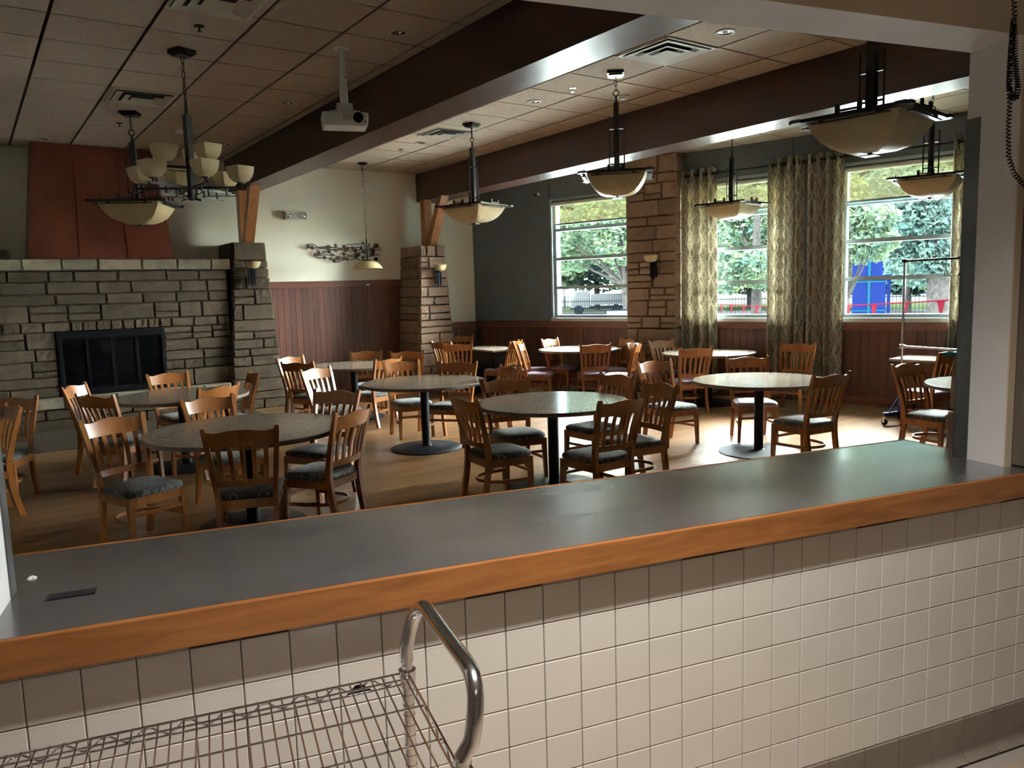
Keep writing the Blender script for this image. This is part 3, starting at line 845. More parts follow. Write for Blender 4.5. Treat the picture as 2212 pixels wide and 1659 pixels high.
# ================================================================== FURNITURE
# chair: forward is +y, origin on the floor under the seat
TOP = .915
def yb(z):                      # rear leg / back line
    if z < .44: t = z/.44; return -.255+.065*math.sin(t*math.pi/2)
    t = (z-.44)/(TOP-.44); return -.19-.12*t**1.25
def bow(x): return -.040*(1-(x/.22)**2)
def rear_leg(s):
    rings = []
    for z in [0,.06,.12,.2,.28,.36,.44,.5,.57,.64,.71,.78,.84,.89,TOP]:
        x = s*(.185+.048*max(0, (z-.40)/(TOP-.40))); y = yb(z); w = .017; d = .022 if z < .5 else .022-.008*(z-.5)/(TOP-.5)
        if z == TOP: w = .013; d = .010
        rings.append([(x-w, y-d, z), (x+w, y-d, z), (x+w, y+d, z), (x-w, y+d, z)])
    return MB().sweep(rings)
def front_leg(s):
    rings = []
    for z, w in ((0, .014), (.2, .018), (.396, .021)):
        x = s*(.195+.012*(1-z/.42)); y = .185+.012*(1-z/.42)
        rings.append([(x-w, y-w, z), (x+w, y-w, z), (x+w, y+w, z), (x-w, y+w, z)])
    return MB().sweep(rings)
def rail(z0f, z1f, half, thick=.020, n=10, off=0.0):
    rings = []
    for i in range(n+1):
        x = -half+2*half*i/n
        z0, z1 = z0f(x), z1f(x)
        b0, b1 = bow(x)*half/.22, bow(x)*half/.22
        y0, y1 = yb(z0)+b0+off, yb(z1)+b1+off
        rings.append([(x, y0-thick/2, z0), (x, y0+thick/2, z0), (x, y1+thick/2, z1), (x, y1-thick/2, z1)])
    return MB().sweep(rings)
crest_top = lambda x: .891+.012*math.cos(x/.215*math.pi*1.05)+(.008 if abs(x) > .19 else 0)
crest = rail(lambda x: .782, crest_top, .222, .022, 14, .0)
lower = rail(lambda x: .498, lambda x: .545, .203, .020, 10)
slats = []
for k in range(5):
    x = -.138+k*.069
    rings = []
    for i in range(9):
        z = .538+(.790-.538)*i/8; xx = x*(1+.12*i/8)
        y = yb(z)+bow(x)+.008*math.sin(i/8*math.pi)
        rings.append([(xx-.0155, y-.006, z), (xx+.0155, y-.006, z), (xx+.0155, y+.006, z), (xx-.0155, y+.006, z)])
    slats.append(MB().sweep(rings))
apron = MB().bar((-.19,.195,.366),(.19,.195,.366),.02,.062).bar((-.19,-.19,.366),(.19,-.19,.366),.02,.062).bar((-.195,-.18,.366),(-.20,.19,.366),.02,.062).bar((.195,-.18,.366),(.20,.19,.366),.02,.062)
hoop = [( -.196,.18,.205), (-.188,.05,.205)]
for i in range(13):
    a = math.pi*(i/12); hoop.append((-.178*math.cos(a), -.02-.165*math.sin(a), .205))
hoop += [(.188,.05,.205), (.196,.18,.205)]
hoop_m = MB()
rings = []
for i, p in enumerate(hoop):
    q0, q1 = Vector(hoop[max(0, i-1)]), Vector(hoop[min(len(hoop)-1, i+1)]); t = (q1-q0).normalized(); n_ = Vector((-t.y, t.x, 0))
    P = Vector(p); rings.append([P-n_*.008+Vector((0,0,-.013)), P+n_*.008+Vector((0,0,-.013)), P+n_*.008+Vector((0,0,.013)), P-n_*.008+Vector((0,0,.013))])
hoop_m.sweep(rings)
fstr = MB().bar((-.20,.192,.27),(.20,.192,.27),.014,.024)
def seat_bm():
    m = MB(); rings = []
    out = []
    n = 28
    def ol(s, grow):
        pts = []
        for i in range(n):
            a = 2*math.pi*i/n; c, sn = math.cos(a), math.sin(a)
            e = .38
            x = math.copysign(abs(c)**e, c); y = math.copysign(abs(sn)**e, sn)
            wx_ = .226 if y > 0 else .205
            wx_ = .2145+.0125*y
            pts.append((x*(wx_+grow)*s, .012+y*(.212+grow)*s))
        return pts
    for s, g, z in ((1, -.004, .398), (1, .002, .405), (1, .004, .418), (1, -.002, .434), (1, -.020, .445), (.82, -.02, .453), (.5, -.01, .457), (.15, 0, .459)):
        rings.append([(p[0], p[1], z) for p in ol(s, g)])
    return m.sweep(rings)
def make_chair(seatmat):
    root = bpy.data.objects.new('dining_chair', None); COL.objects.link(root); root.empty_display_size = .1
    add('seat', seat_bm(), seatmat, root, smooth=True)
    add('seat_frame', apron, M['chairwood'], root)
    for s in (-1, 1): add('leg', front_leg(s), M['chairwood'], root)
    for s in (-1, 1): add('leg', rear_leg(s), M['chairwood'], root, smooth=True)
    add('crest_rail', crest, M['chairwood'], root, smooth=True)
    add('lower_rail', lower, M['chairwood'], root, smooth=True)
    for s in slats: add('back_slat', s, M['chairwood'], root, smooth=True)
    add('hoop_stretcher', hoop_m, M['chairwood'], root, smooth=True)
    add('front_stretcher', fstr, M['chairwood'], root)
    return root
protos = {'g': make_chair(M['seat']), 'p': make_chair(M['seatp'])}
used = set()
ZTOP = TOP-.004
def place_chair(kind, L, R, s, label, yaw=None, shift=(0,0)):
    a, b = onz(L[0], L[1], ZTOP), onz(R[0], R[1], ZTOP)
    mid = (a+b)/2; d = (b-a)[:2]; d = d/np.linalg.norm(d)
    n = np.array([-d[1], d[0]])                      # a normal of the back
    tocam = -mid[:2]
    if np.dot(n, tocam) < 0: n = -n
    fwd = n*s
    if yaw is not None: fwd = np.array([math.sin(math.radians(yaw)), math.cos(math.radians(yaw))])
    pos = mid[:2] + fwd*(-yb(ZTOP)-.015) + np.array(shift)
    rz = math.atan2(-fwd[0], fwd[1])
    # keep clear of the far wall, the window wall and its curtains
    side = np.array([fwd[1], -fwd[0]])
    for _ in range(40):
        back = [pos-fwd*.335+side*q for q in (-.26, .26)] + [pos+fwd*.24+side*q for q in (-.24, .24)]
        bad = False
        for q in back:
            n_, t_ = q[0]*WX[0]+q[1]*WX[1], q[0]*WY[0]+q[1]*WY[1]
            lim = KW-.06
            if 3.3*SU < t_ < 4.5*SU or 5.1*SU < t_ < 5.8*SU: lim = KW-.23
            if 5.7*SU < t_ < 6.8*SU: lim = KW-.32
            if n_ > lim or q[1] > YF-.06: bad = True
        if not bad: break
        pos = pos*(1-.03/np.linalg.norm(pos))
    root = protos[kind]
    if kind in used: root = copy_tree(root)
    used.add(kind)
    root.location = (pos[0], pos[1], 0); root.rotation_euler = (0, 0, rz)
    tag(root, label, 'chair', 'wooden slat-back dining chairs')
    return root
CH = [
 ('g',(187,909),(297,892),1,'orange chair nearest the left end of the counter, ring-patterned seat in full view'),
 ('g',(441,927),(595,917),-1,'orange slat-back chair seen squarely from behind in front of the left table'),
 ('g',(728,892),(790,875),-1,'chair at the left front table turned side-on, pale ring-patterned seat facing left'),
 ('g',(691,841),(762,843),1,'chair at the far right side of the left front table, dark seat under its edge'),
 ('g',(394,864),(503,850),1,'chair tucked in across the left front table, only its back showing'),
 ('g',(429,838),(511,826),-1,'near chair of the fireplace table, back showing just behind the left front table'),
 ('g',(534,801),(559,809),1,'narrow edge-on chair at the right side of the fireplace table'),
 ('g',(319,809),(404,801),1,'chair right in front of the fireplace glass, facing the room'),
 ('g',(139,836),(182,826),1,'chair at the left end of the fireplace table with a lit crest rail'),
 ('g',(161,850),(254,853),-1,'dark backlit chair with its back to us at the fireplace table'),
 ('g',(-26,860),(62,856),1,'chair cut off by the left picture edge, near the hearth slabs'),
 ('g',(8,871),(41,881),1,'chair seen edge-on just behind the left jamb'),
 ('g',(604,772),(650,767),1,'leftmost chair of the table by the tall panelling, lit crest rail'),
 ('g',(617,781),(669,781),-1,'dark chair with its back to us, left of the panelling table'),
 ('g',(657,798),(708,791),1,'chair left of the middle pedestal table with a bright streak on its slats'),
 ('g',(760,759),(821,756),1,'chair on the far side of the panelling table, centred under the dome pendant'),
 ('g',(808,777),(865,770),-1,'chair at the right of the panelling table turned left, seat in view'),
 ('g',(854,759),(905,757),1,'chair against the panelling, left of the middle stone pier'),
 ('g',(830,782),(903,777),1,'chair across the middle pedestal table, left one of the two facing us'),
 ('g',(956,781),(1023,781),1,'chair across the middle pedestal table, right one of the two facing us'),
 ('g',(936,737),(972,738),-1,'back chair of the close pair before the middle stone pier'),
 ('g',(971,742),(1005,741),-1,'front chair of the close pair left of the black booth table'),
 ('g',(980,724),(1011,723),1,'chair in the far corner behind the black booth table'),
 ('p',(1114,746),(1136,737),1,'mauve-seated chair left of the first window table, nearer of two abreast'),
 ('p',(1121,739),(1143,731),1,'mauve-seated chair left of the first window table, farther of two abreast',None,(-.15,.02)),
 ('p',(1143,737),(1165,733),-1,'mauve-seated chair turned left towards the black booth table',None,(-.25,.2)),
 ('p',(1171,733),(1205,729),1,'mauve-seated chair at the far left of the first window table'),
 ('p',(1257,743),(1315,741),-1,'chair with its back to us in front of the first window table'),
 ('p',(1345,730),(1367,732),1,'chair beside the stone pillar at the right of the first window table'),
 ('p',(1371,744),(1383,738),-1,'edge-on chair with a bright mauve seat, right of the first window table'),
 ('p',(1388,738),(1412,734),1,'chair at the left end of the table by the curtains, before the stone pillar',None,(-.30,.0)),
 ('p',(1414,735),(1441,733),1,'chair against the foot of the stone pillar at the curtain table'),
 ('p',(1471,752),(1536,749),-1,'chair with its back to us in front of the curtain table'),
 ('g',(1383,781),(1444,776),1,'chair left of the right-hand pedestal table, ring-patterned seat turned to the right'),
 ('g',(1393,821),(1459,831),1,'dark chair at the right of the glare-lit table, facing left'),
 ('g',(1297,804),(1368,811),1,'chair on the far right of the glare-lit table, back edged with light'),
 ('g',(1296,866),(1388,853),-1,'large chair nearest the counter at the right of the glare-lit table'),
 ('g',(976,850),(1032,863),-1,'dark chair at the left of the glare-lit table, grey seat turned right'),
 ('g',(1047,820),(1132,814),1,'chair on the far left of the glare-lit table with a lit post'),
 ('g',(1082,788),(1116,794),1,'small dark chair between the middle table and the first window table'),
 ('p',(1574,771),(1655,769),1,'mauve-seated chair across the right-hand pedestal table'),
 ('p',(1698,740),(1750,741),1,'chair standing against the wide curtain'),
 ('g',(1757,810),(1831,802),-1,'chair at the right end of the right-hand pedestal table, dark seat turned left'),
 ('g',(1931,788),(1992,781),1,'chair by the right jamb before the garment rack, grey seat turned right'),
 ('p',(2034,762),(2086,758),-1,'chair with a teal cloth on its back, half hidden by the stone pier'),
]
chairs = [place_chair(*c) for c in CH]

# round pedestal tables ------------------------------------------------
def round_table(c, R, label, rz=0.0, base=True, top=.762):
    t = thing('pedestal_table', label, 'table', (c[0], c[1], 0), rz, 'round pedestal tables')
    n = 64
    rim = [(R*math.cos(2*math.pi*k/n), R*math.sin(2*math.pi*k/n)) for k in range(n)]
    tp = add('table_top', MB().prism(rim, top-.034, top), M['tabletop'], t, bevel=.003)
    add('edge_band', MB().lathe([(R+.0005, top-.033), (R+.002, top-.031), (R+.002, top-.004), (R+.0005, top-.002)], n, cap=False), M['tableedge'], tp, smooth=False)
    q = R*.70
    ext = math.sqrt(R*R-q*q)
    for k in range(4):
        a = k*math.pi/2
        sm = MB().box(-ext, ext, q-.0015, q+.0015, top-.001, top+.0006)
        o = add('leaf_seam', sm, M['seam'], tp, rz=a)
    add('column', MB().lathe([(.048, .018), (.048, top-.034)], 24), M['black'], t, smooth=True)
    add('foot_disc', MB().lathe([(.40, 0), (.405, .008), (.39, .014), (.06, .03), (.05, .04)], 48), M['black'], t, smooth=True)
    add('top_plate', MB().box(-.25, .25, -.04, .04, top-.06, top-.0345).box(-.04, .04, -.25, .25, top-.0601, top-.0346), M['black'], t)
    return t
def tcen(l, r, cy): 
    a, b = onz(l, cy, .745), onz(r, cy, .745); return (a+b)/2
TB = [((4.17,7.66),.69,'round pedestal table in the middle of the room, whole dark foot in view',40),
      ((4.20,5.36),.675,'round pedestal table catching green window glare in front of the counter',52),
      ((6.66,5.03),.665,'round pedestal table at the right with a bright cyan sheen',10),
      ((1.70,5.97),.735,'large round table at the left front among orange chairs',25),
      ((1.80,8.60),.67,'round table standing before the fireplace',0),
      ((4.50,10.33),.665,'round table by the tall wood panelling',15),
      ((8.30,9.83),.68,'pale round table below the window by the far corner',30),
      ((8.92,7.63),.67,'pale round table beside the stone pillar and curtain',30)]
for c, R, lab, rz in TB: round_table(c, R, lab, math.radians(rz))
round_table((7.80,3.18), .66, 'round table half hidden by the stone pier at the right', .3)
# the black booth table in the far corner
A, B, C_, D_ = [onz(*p, .762)*np.array([.965,.965,1]) for p in ((1007,748.5),(1030,742.5),(1113,743),(1088,755))]
cen = (A+B+C_+D_)/4; ax = (D_-A); rz = math.atan2(ax[1], ax[0])
bt = thing('booth_table', 'rectangular table with a pale top and black sides in the far corner', 'table', (cen[0], cen[1], 0), rz)
hw, hd_ = np.linalg.norm(D_-A)/2, min(.5, np.linalg.norm(B-A)/2)
add('table_top', MB().box(-hw, hw, -hd_, hd_, .73, .762), M['tabletop'], bt, bevel=.005)
for s in (-1, 1):
    add('end_panel', MB().box(s*(hw-.06)-.02, s*(hw-.06)+.02, -hd_+.04, hd_-.04, 0, .729), M['black'], bt)
    add('side_panel', MB().box(-hw+.082, hw-.082, s*(hd_-.06)-.01, s*(hd_-.06)+.01, .0, .729), M['black'], bt)
# rectangular table under the window at the right
A, B, D_ = [onz(*p, .762) for p in ((1920,774.5),(1957,768),(2036,779.5))]
ax = D_-A; rz = math.atan2(ax[1], ax[0])
rt = thing('folding_table', 'rectangular table below the window behind the garment rack', 'table', (A[0], A[1], 0), rz)
add('table_top', MB().box(0, 1.5, .0, .62, .73, .762), M['tabletop'], rt, bevel=.004)
for x in (.12, 1.38):
    for y in (.08, .54): add('leg', MB().tube([(x, y, 0), (x, y, .729)], .016, 8), M['black'], rt)
add('brace', MB().bar((.12, .08, .25), (.12, .54, .25), .015, .02).bar((1.38, .08, .25), (1.38, .54, .25), .015, .02), M['black'], rt)
# teal cloth over the last chair
lc = chairs[-1]
tcl = MB()
for sgn in (0,):
    rr = []
    for i in range(9):
        x = -.20+.40*i/8
        zt = TOP-.010+.006*math.sin(i*1.7)
        y0 = yb(.90)+bow(max(-.22, min(.22, x)))
        rr.append([(x, y0-.020, zt-.03-.012*math.sin(i*2.1)), (x, y0-.014, zt+.012), (x, y0+.016, zt+.012), (x, y0+.021, zt-.035+.012*math.cos(i*1.9)), (x, y0+.0175, zt-.035), (x, y0+.0155, zt+.004), (x, y0-.0125, zt+.004), (x, y0-.0155, zt-.03)])
    tcl.sweep(rr)
o = tag(add('teal_cloth', tcl, M['teal'], loc=tuple(lc.location), smooth=True), 'teal cloth draped over the back of the chair by the stone pier', 'cloth'); o.rotation_euler = lc.rotation_euler

# garment rack ---------------------------------------------------------
cp = onz(1909, 918, 0)
rk = thing('garment_rack', 'chrome garment rack on a blue wheeled foot in front of the window', 'garment rack', (0,0,0), KA)
cu, cv_ = float(cp@KX)+.02, float(cp@KY)
RL = 1.5; bw = .52
pu = cu+.24
for e, v in enumerate((cv_, cv_-RL)):
    add('foot_beam', MB().box(cu-.03, cu+bw, v-.02, v+.02, .105, .15), M['rackblue'], rk, bevel=.004)
    add('foot_brace', MB().bar((cu+.06, v, .15), (pu-.02, v, .33), .02, .018), M['rackblue'], rk)
    add('sleeve', MB().box(pu-.022, pu+.022, v-.022, v+.022, .15, .36), M['rackblue'], rk)
    add('upright', MB().tube([(pu, v, .15), (pu, v, 1.96)], .0155, 12), M['chrome'], rk, smooth=True)
    for cu_ in (cu-.01, cu+bw-.03):
        cs = add('caster', MB().tube([(cu_-.014, v, .038), (cu_+.014, v, .038)], .037, 16), M['black'], rk, smooth=True)
        add('caster_fork', MB().box(cu_-.022, cu_-.017, v-.014, v+.014, .03, .095).box(cu_+.017, cu_+.022, v-.014, v+.014, .03, .095).box(cu_-.022, cu_+.022, v-.014, v+.014, .09, .104), M['chrome'], cs)
    for z in (1.96, .94):
        add('joint', MB().box(pu-.024, pu+.024, v-.024, v+.024, z-.024, z+.024), M['chrome'] if z < 1 else M['iron'], rk, bevel=.006)
add('top_bar', MB().tube([(pu, cv_, 1.96), (pu, cv_-RL, 1.96)], .0135, 10), M['iron'], rk, smooth=True)
add('lower_bar', MB().tube([(pu, cv_, .94), (pu, cv_-RL, .94)], .0135, 10), M['chrome'], rk, smooth=True)
def hanger(v, mat, ang, label, r=.0035):
    h = []
    for k in range(9):
        a = math.radians(-40+k*27.5); h.append((0, .0175*math.cos(a)*-1, .0175*math.sin(a)+0.0))
    hook = [(0, .018*math.sin(math.radians(230-k*29)), .018*math.cos(math.radians(230-k*29))) for k in range(10)]
    m = MB().tube(hook + [(0, 0.0, -.045), (0, 0, -.07)], r, 6)
    tri = [(0,0,-.07), (.20,0,-.17), (.205,0,-.185), (.195,0,-.19), (-.195,0,-.19), (-.205,0,-.185), (-.20,0,-.17)]
    m.tube(tri, r*1.15, 6, True)
    P = KX*pu + KY*v
    o = add('clothes_hanger', m, mat, loc=(P[0], P[1], 1.96-.001), rz=KA+math.radians(ang), smooth=True)
    return tag(o, label, 'hanger', 'hangers on the garment rack')
hanger(cv_-.28, M['iron'], 20, 'thin wire hanger, leftmost on the garment rack', .002)
hanger(cv_-.43, M['chrome'], -14, 'wire hanger second from the left on the garment rack', .002)
hanger(cv_-.56, M['black'], 35, 'black hanger in the middle of the garment rack')
hanger(cv_-.72, M['redplastic'], 12, 'red plastic hanger on the garment rack')
hanger(cv_-.80, M['black'], 22, 'black hanger just right of the red hanger')
hanger(cv_-.88, M['plastic'], 5, 'white plastic hanger by the stone pier')

# chrome wire cart ------------------------------------------------------
ca = thing('wire_cart', 'chrome wire shelf cart with a bent tube handle beside the tile wall', 'cart', (0,0,0), KA)
VA, VN = 1.72, 1.295; UA = .385; US = -1.0; SZ = .858
for (u, v) in ((UA, VA), (UA, VN), (US, VA), (US, VN)):
    p_ = add('post', MB().tube([(u, v, .09), (u, v, SZ+.03)], .0140, 14), M['chrome'], ca, smooth=True)
    gr_ = MB()
    for k in range(28): gr_.ring(.0141, .0007, (u, v, .12+k*.0254), 14, 4)
    add('post_groove', gr_, M['iron'], p_)
    for z in (SZ-.012, .25): add('collar', MB().lathe([(.0185, -.02), (.021, .02)], 16, (u, v, z)), M['chrome'], p_, smooth=True)
    add('caster', MB().tube([(u-.012, v, .045), (u+.012, v, .045)], .0445, 18).box(u-.018, u+.018, v-.012, v+.012, .078, .092), M['black'], ca, smooth=True)
def arc(p0, p1, p2, n=7):
    p0, p1, p2 = Vector(p0), Vector(p1), Vector(p2)
    return [p0*(1-t)**2+p1*2*t*(1-t)+p2*t*t for t in [k/n for k in range(n+1)]]
hz = 1.035; hu = UA+.035
pts = [(UA, VA, SZ+.03), (UA, VA, SZ+.06)] + arc((UA+.004, VA, SZ+.08), (hu, VA+.012, hz), (hu+.002, VA-.075, hz)) + arc((hu+.004, VN+.08, hz-.002), (hu+.006, VN-.012, hz), (UA+.02, VN, SZ+.06)) + [(UA, VN, SZ+.03)]
add('push_handle', MB().tube(pts, .0165, 16), M['chrome'], ca, smooth=True)
for zi, z in enumerate((SZ, .25)):
    sh = add('wire_shelf', MB().tube([(US, VA, z), (UA, VA, z)], .0032, 8).tube([(US, VN, z), (UA, VN, z)], .0032, 8).tube([(US, VA, z), (US, VN, z)], .0032, 8).tube([(UA, VA, z), (UA, VN, z)], .0032, 8)
             .tube([(US, VA, z-.028), (UA, VA, z-.028)], .0028, 8).tube([(US, VN, z-.028), (UA, VN, z-.028)], .0028, 8).tube([(US, VA, z-.028), (US, VN, z-.028)], .0028, 8).tube([(UA, VA, z-.028), (UA, VN, z-.028)], .0028, 8)
             .tube([(US, VA-.02, z-.006), (UA, VA-.02, z-.006)], .0028, 8).tube([(US, VA-.15, z-.006), (UA, VA-.15, z-.006)], .0028, 8).tube([(US, VA-.29, z-.006), (UA, VA-.29, z-.006)], .0028, 8), M['chrome'], ca, smooth=True)
    tr = MB()
    for v in (VA, VN):
        zig = []
        n = 84
        for k in range(n+1):
            u = US+.02+(UA-US-.05)*k/n; zig.append((u, v+.002, z-.014+.0115*math.sin(k/n*2*math.pi*17)))
        tr.tube(zig, .0021, 6)
    for u in (UA, US):
        zig = []
        for k in range(31): zig.append((u, VN+.02+(VA-VN-.04)*k/30, z-.014+.0115*math.sin(k/30*2*math.pi*5)))
        tr.tube(zig, .0021, 6)
    add('truss_wire', tr, M['chrome'], sh, smooth=True)
    wmesh = MB().tube([(0, VN, z+.0025), (0, VA, z+.0025)], .0021, 6).mesh('cross_wire', M['chrome'], True)
    nw = 55
    for k in range(nw):
        u = UA-.012-(UA-US-.03)*k/(nw-1)*1.0
        if zi == 1 and k % 2: continue
        add('cross_wire', wmesh, None, sh, (u, 0, 0))
blk = MB().prism([(-.03,0), (.03,0), (.008,.02), (-.008,.02)], -.001, .001)
o = add('shelf_label_clip', blk, M['black'], ca, (UA-.115, VA+.001, SZ-.026)); o.rotation_euler = (math.pi/2, 0, 0)

# ================================================================== LIGHT FIXTURES (off)
def chain(m, z0, z1, r=.012, w=.0022):
    n = max(1, int((z1-z0)/(r*2.7))); st = (z1-z0)/n
    for k in range(n):
        zc = z0+(k+.5)*st; pts = []
        for q in range(10):
            a = 2*math.pi*q/10
            x, z = r*.62*math.cos(a), st*.62*math.sin(a)
            pts.append((x, 0, zc+z) if k % 2 else (0, x, zc+z))
        m.tube(pts, w, 5, True)
    return m
def sq(hw, z): return [(-hw,-hw,z), (hw,-hw,z), (hw,hw,z), (-hw,hw,z)]
def bowl_pendant(loc, yaw, label, ceil=CEIL, rimz=2.86, size=1.0):
    b = thing('bowl_pendant', label, 'pendant lamp', (loc[0], loc[1], rimz), yaw, 'square bowl pendants')
    b.scale = (size, size, size)
    c = (ceil-rimz)/size
    # glass bowl: square plan, curved flanks
    rings = []
    for hw, z in ((.300,.010), (.298,.004), (.285,-.03), (.262,-.075), (.228,-.125), (.180,-.168), (.120,-.195), (.06,-.203)):
        P = []
        for k in range(4):
            a, d = sq(hw, z)[k], sq(hw, z)[(k+1) % 4]
            for i in range(6):
                t = i/6; bl = 1+.035*math.sin(t*math.pi)
                P.append(((a[0]+(d[0]-a[0])*t)*bl, (a[1]+(d[1]-a[1])*t)*bl, z))
        rings.append(P)
    add('glass_bowl', MB().sweep(list(reversed(rings))), M['bowl'], b, smooth=True)
    f = MB()
    for s in (-1, 1):
        f.box(-.385, .385, s*.33-.032, s*.33+.032, .000, .022).box(s*.33-.032, s*.33+.032, -.385, .385, .0005, .0222)
    add('rim_frame', f, M['iron'], b)
    lf = MB()
    for s in (-1, 1):
        lf.box(-.25, .25, s*.335-.016, s*.335+.016, -.022, -.014)
        add('lower_rail', MB().box(-.25, .25, s*.335-.016, s*.335+.016, -.022, -.014), M['iron'], b)
        add('lower_rail', MB().box(s*.335-.016, s*.335+.016, -.25, .25, -.022, -.014), M['iron'], b)
        for q in (-1, 1):
            add('drop_block', MB().box(q*.18-.012, q*.18+.012, s*.335-.010, s*.335+.010, -.0139, -.0003), M['iron'], b)
            add('drop_block', MB().box(s*.335-.010, s*.335+.010, q*.18-.012, q*.18+.012, -.0139, -.0003), M['iron'], b)
        for sw in (0, 1):
            P = [(-.084,.0225),(-.056,.0225),(-.056,.030),(.056,.030),(.056,.0225),(.084,.0225),(.084,.074),(.056,.074),(.056,.042),(-.056,.042),(-.056,.074),(-.084,.074)]
            R0 = [[(p[0], s*.34+e, p[1]) if sw == 0 else (s*.34+e, p[0], p[1]) for p in P] for e in (-.007, .007)]
            add('gallery_bracket', MB().sweep(R0), M['iron'], b)
    cr = MB().box(-.315, .315, -.012, .012, .022, .030).box(-.012, .012, -.315, .315, .0222, .0302)
    add('cross_arm', cr, M['iron'], b)
    top = c-.24
    add('stem', MB().box(-.027, .027, -.027, .027, .02, top-.07).lathe([(.014, top-.07), (.009, top)], 10), M['iron'], b)
    rods = MB()
    for s in (-1, 1):
        for q in (0, 1):
            p = (s*.078, 0) if q == 0 else (0, s*.078)
            rods.tube([(p[0], p[1], .02), (p[0], p[1], top-.20)], .0075, 6)
    add('side_rod', rods, M['iron'], b)
    ties = MB()
    for z in (.12, top-.33): ties.box(-.084, .084, -.008, .008, z, z+.014).box(-.008, .008, -.084, .084, z+.0002, z+.0142)
    add('rod_tie', ties, M['iron'], b)
    m = MB().ring(.030, .0055, (0, 0, top+.030), 16, 6, 'y')
    chain(m, top+.055, c-.035, .016, .004)
    add('chain', m, M['iron'], b)
    add('canopy', MB().box(-.085, .085, -.085, .085, c-.026, c-.0005).box(-.068, .068, -.068, .068, c-.044, c-.026), M['iron'], b)
    add('finial', MB().box(-.05, .05, -.05, .05, -.222, -.216).box(-.012, .012, -.012, .012, -.216, -.202), M['iron'], b)
    return b
def face_yaw(P, theta):
    az = math.atan2(P[0], P[1])                 # direction from the eye
    return -az - math.radians(theta)
for P, th, lab, ce, rz_, sz_ in (
    ((1.784,10.005), 17.8, 'square amber bowl pendant hanging before the copper hood', CEIL, 2.865, 1.12),
    ((5.615,8.73), 37.7, 'square amber bowl pendant between the two beams near the middle pier', CEIL, 2.845, 1.0),
    ((5.62,6.01), 2, 'square amber bowl pendant seen face-on in front of the far window', CEIL, 2.88, 1.0),
    ((8.86,7.17), 29, 'small-looking square bowl pendant in front of the middle window', CEILW, 2.835, 1.0),
    ((5.64,3.29), 22.6, 'largest nearest square bowl pendant at the upper right', CEIL, 2.915, 1.15),
    ((8.86,4.46), 8, 'square bowl pendant beside the right jamb in front of the window', CEILW, 2.83, 1.0)):
    bowl_pendant((P[0]*SU, P[1]*SU), face_yaw(P, th), lab, ce, szz(rz_), sz_)
# chandelier
cx0, cy0 = 1.77*SU, 7.366*SU; CZ = szz(2.70)
cd = thing('chandelier', 'iron chandelier with nine amber glass cups in two tiers', 'chandelier', (cx0, cy0, CZ), .35)
def cup(m, x, y, z, s=.088):
    rings = []
    for q, dz in ((.30,0), (.55,.012), (.80,.045), (.95,.092), (1.0,.142)):
        P = []
        S = sq(s*q, z+dz)
        for k in range(4):
            a, d = S[k], S[(k+1) % 4]
            for i in range(4):
                t = i/4; b_ = 1+.05*math.sin(t*math.pi); P.append((x+(a[0]+(d[0]-a[0])*t)*b_, y+(a[1]+(d[1]-a[1])*t)*b_, z+dz))
        rings.append(P)
    return m.sweep(rings)
for n, r, z, off in ((6, .43, .075, .2), (3, .215, .255, .72)):
    for k in range(n):
        a = off+2*math.pi*k/n; x, y = r*math.cos(a), r*math.sin(a)
        ar = MB().bar((.03*math.cos(a), .03*math.sin(a), z-.04), ((r+.05)*math.cos(a), (r+.05)*math.sin(a), z-.04), .016, .022)
        if n == 6:
            for dz in (-.075, -.005):
                ar.bar((.08*math.cos(a), .08*math.sin(a), z-.04+dz+.0), ((r-.04)*math.cos(a), (r-.04)*math.sin(a), z-.04+dz), .010, .007)
            for rr in (.14, .30): ar.bar((rr*math.cos(a), rr*math.sin(a), z-.117), (rr*math.cos(a), rr*math.sin(a), z-.044), .012, .012)
        else: ar.bar((.05*math.cos(a), .05*math.sin(a), z-.075), ((r-.02)*math.cos(a), (r-.02)*math.sin(a), z-.075), .010, .007)
        am = add('arm', ar, M['iron'], cd)
        add('cup_holder', MB().lathe([(.012,-.032), (.012,-.008), (.034,-.005), (.036,.002)], 14, (x, y, z)), M['iron'], am)
        add('glass_cup', cup(MB(), x, y, z+.003), M['bowl'], am, smooth=True)
add('stem', MB().box(-.028, .028, -.028, .028, -.07, .67).lathe([(.018,.67), (.008,.80)], 10), M['iron'], cd)
add('bottom_cross', MB().bar((-.05,-.05,-.075), (.05,.05,-.03), .03, .02).bar((.05,-.05,-.075), (-.05,.05,-.03), .03, .02), M['iron'], cd)
m = MB(); chain(m, .79, CEIL-CZ-.05, .022, .004)
add('chain', m, M['iron'], cd)
add('canopy', MB().box(-.085, .085, -.085, .085, CEIL-CZ-.04, CEIL-CZ-.0005).box(-.065, .065, -.065, .065, CEIL-CZ-.055, CEIL-CZ-.04), M['iron'], cd)
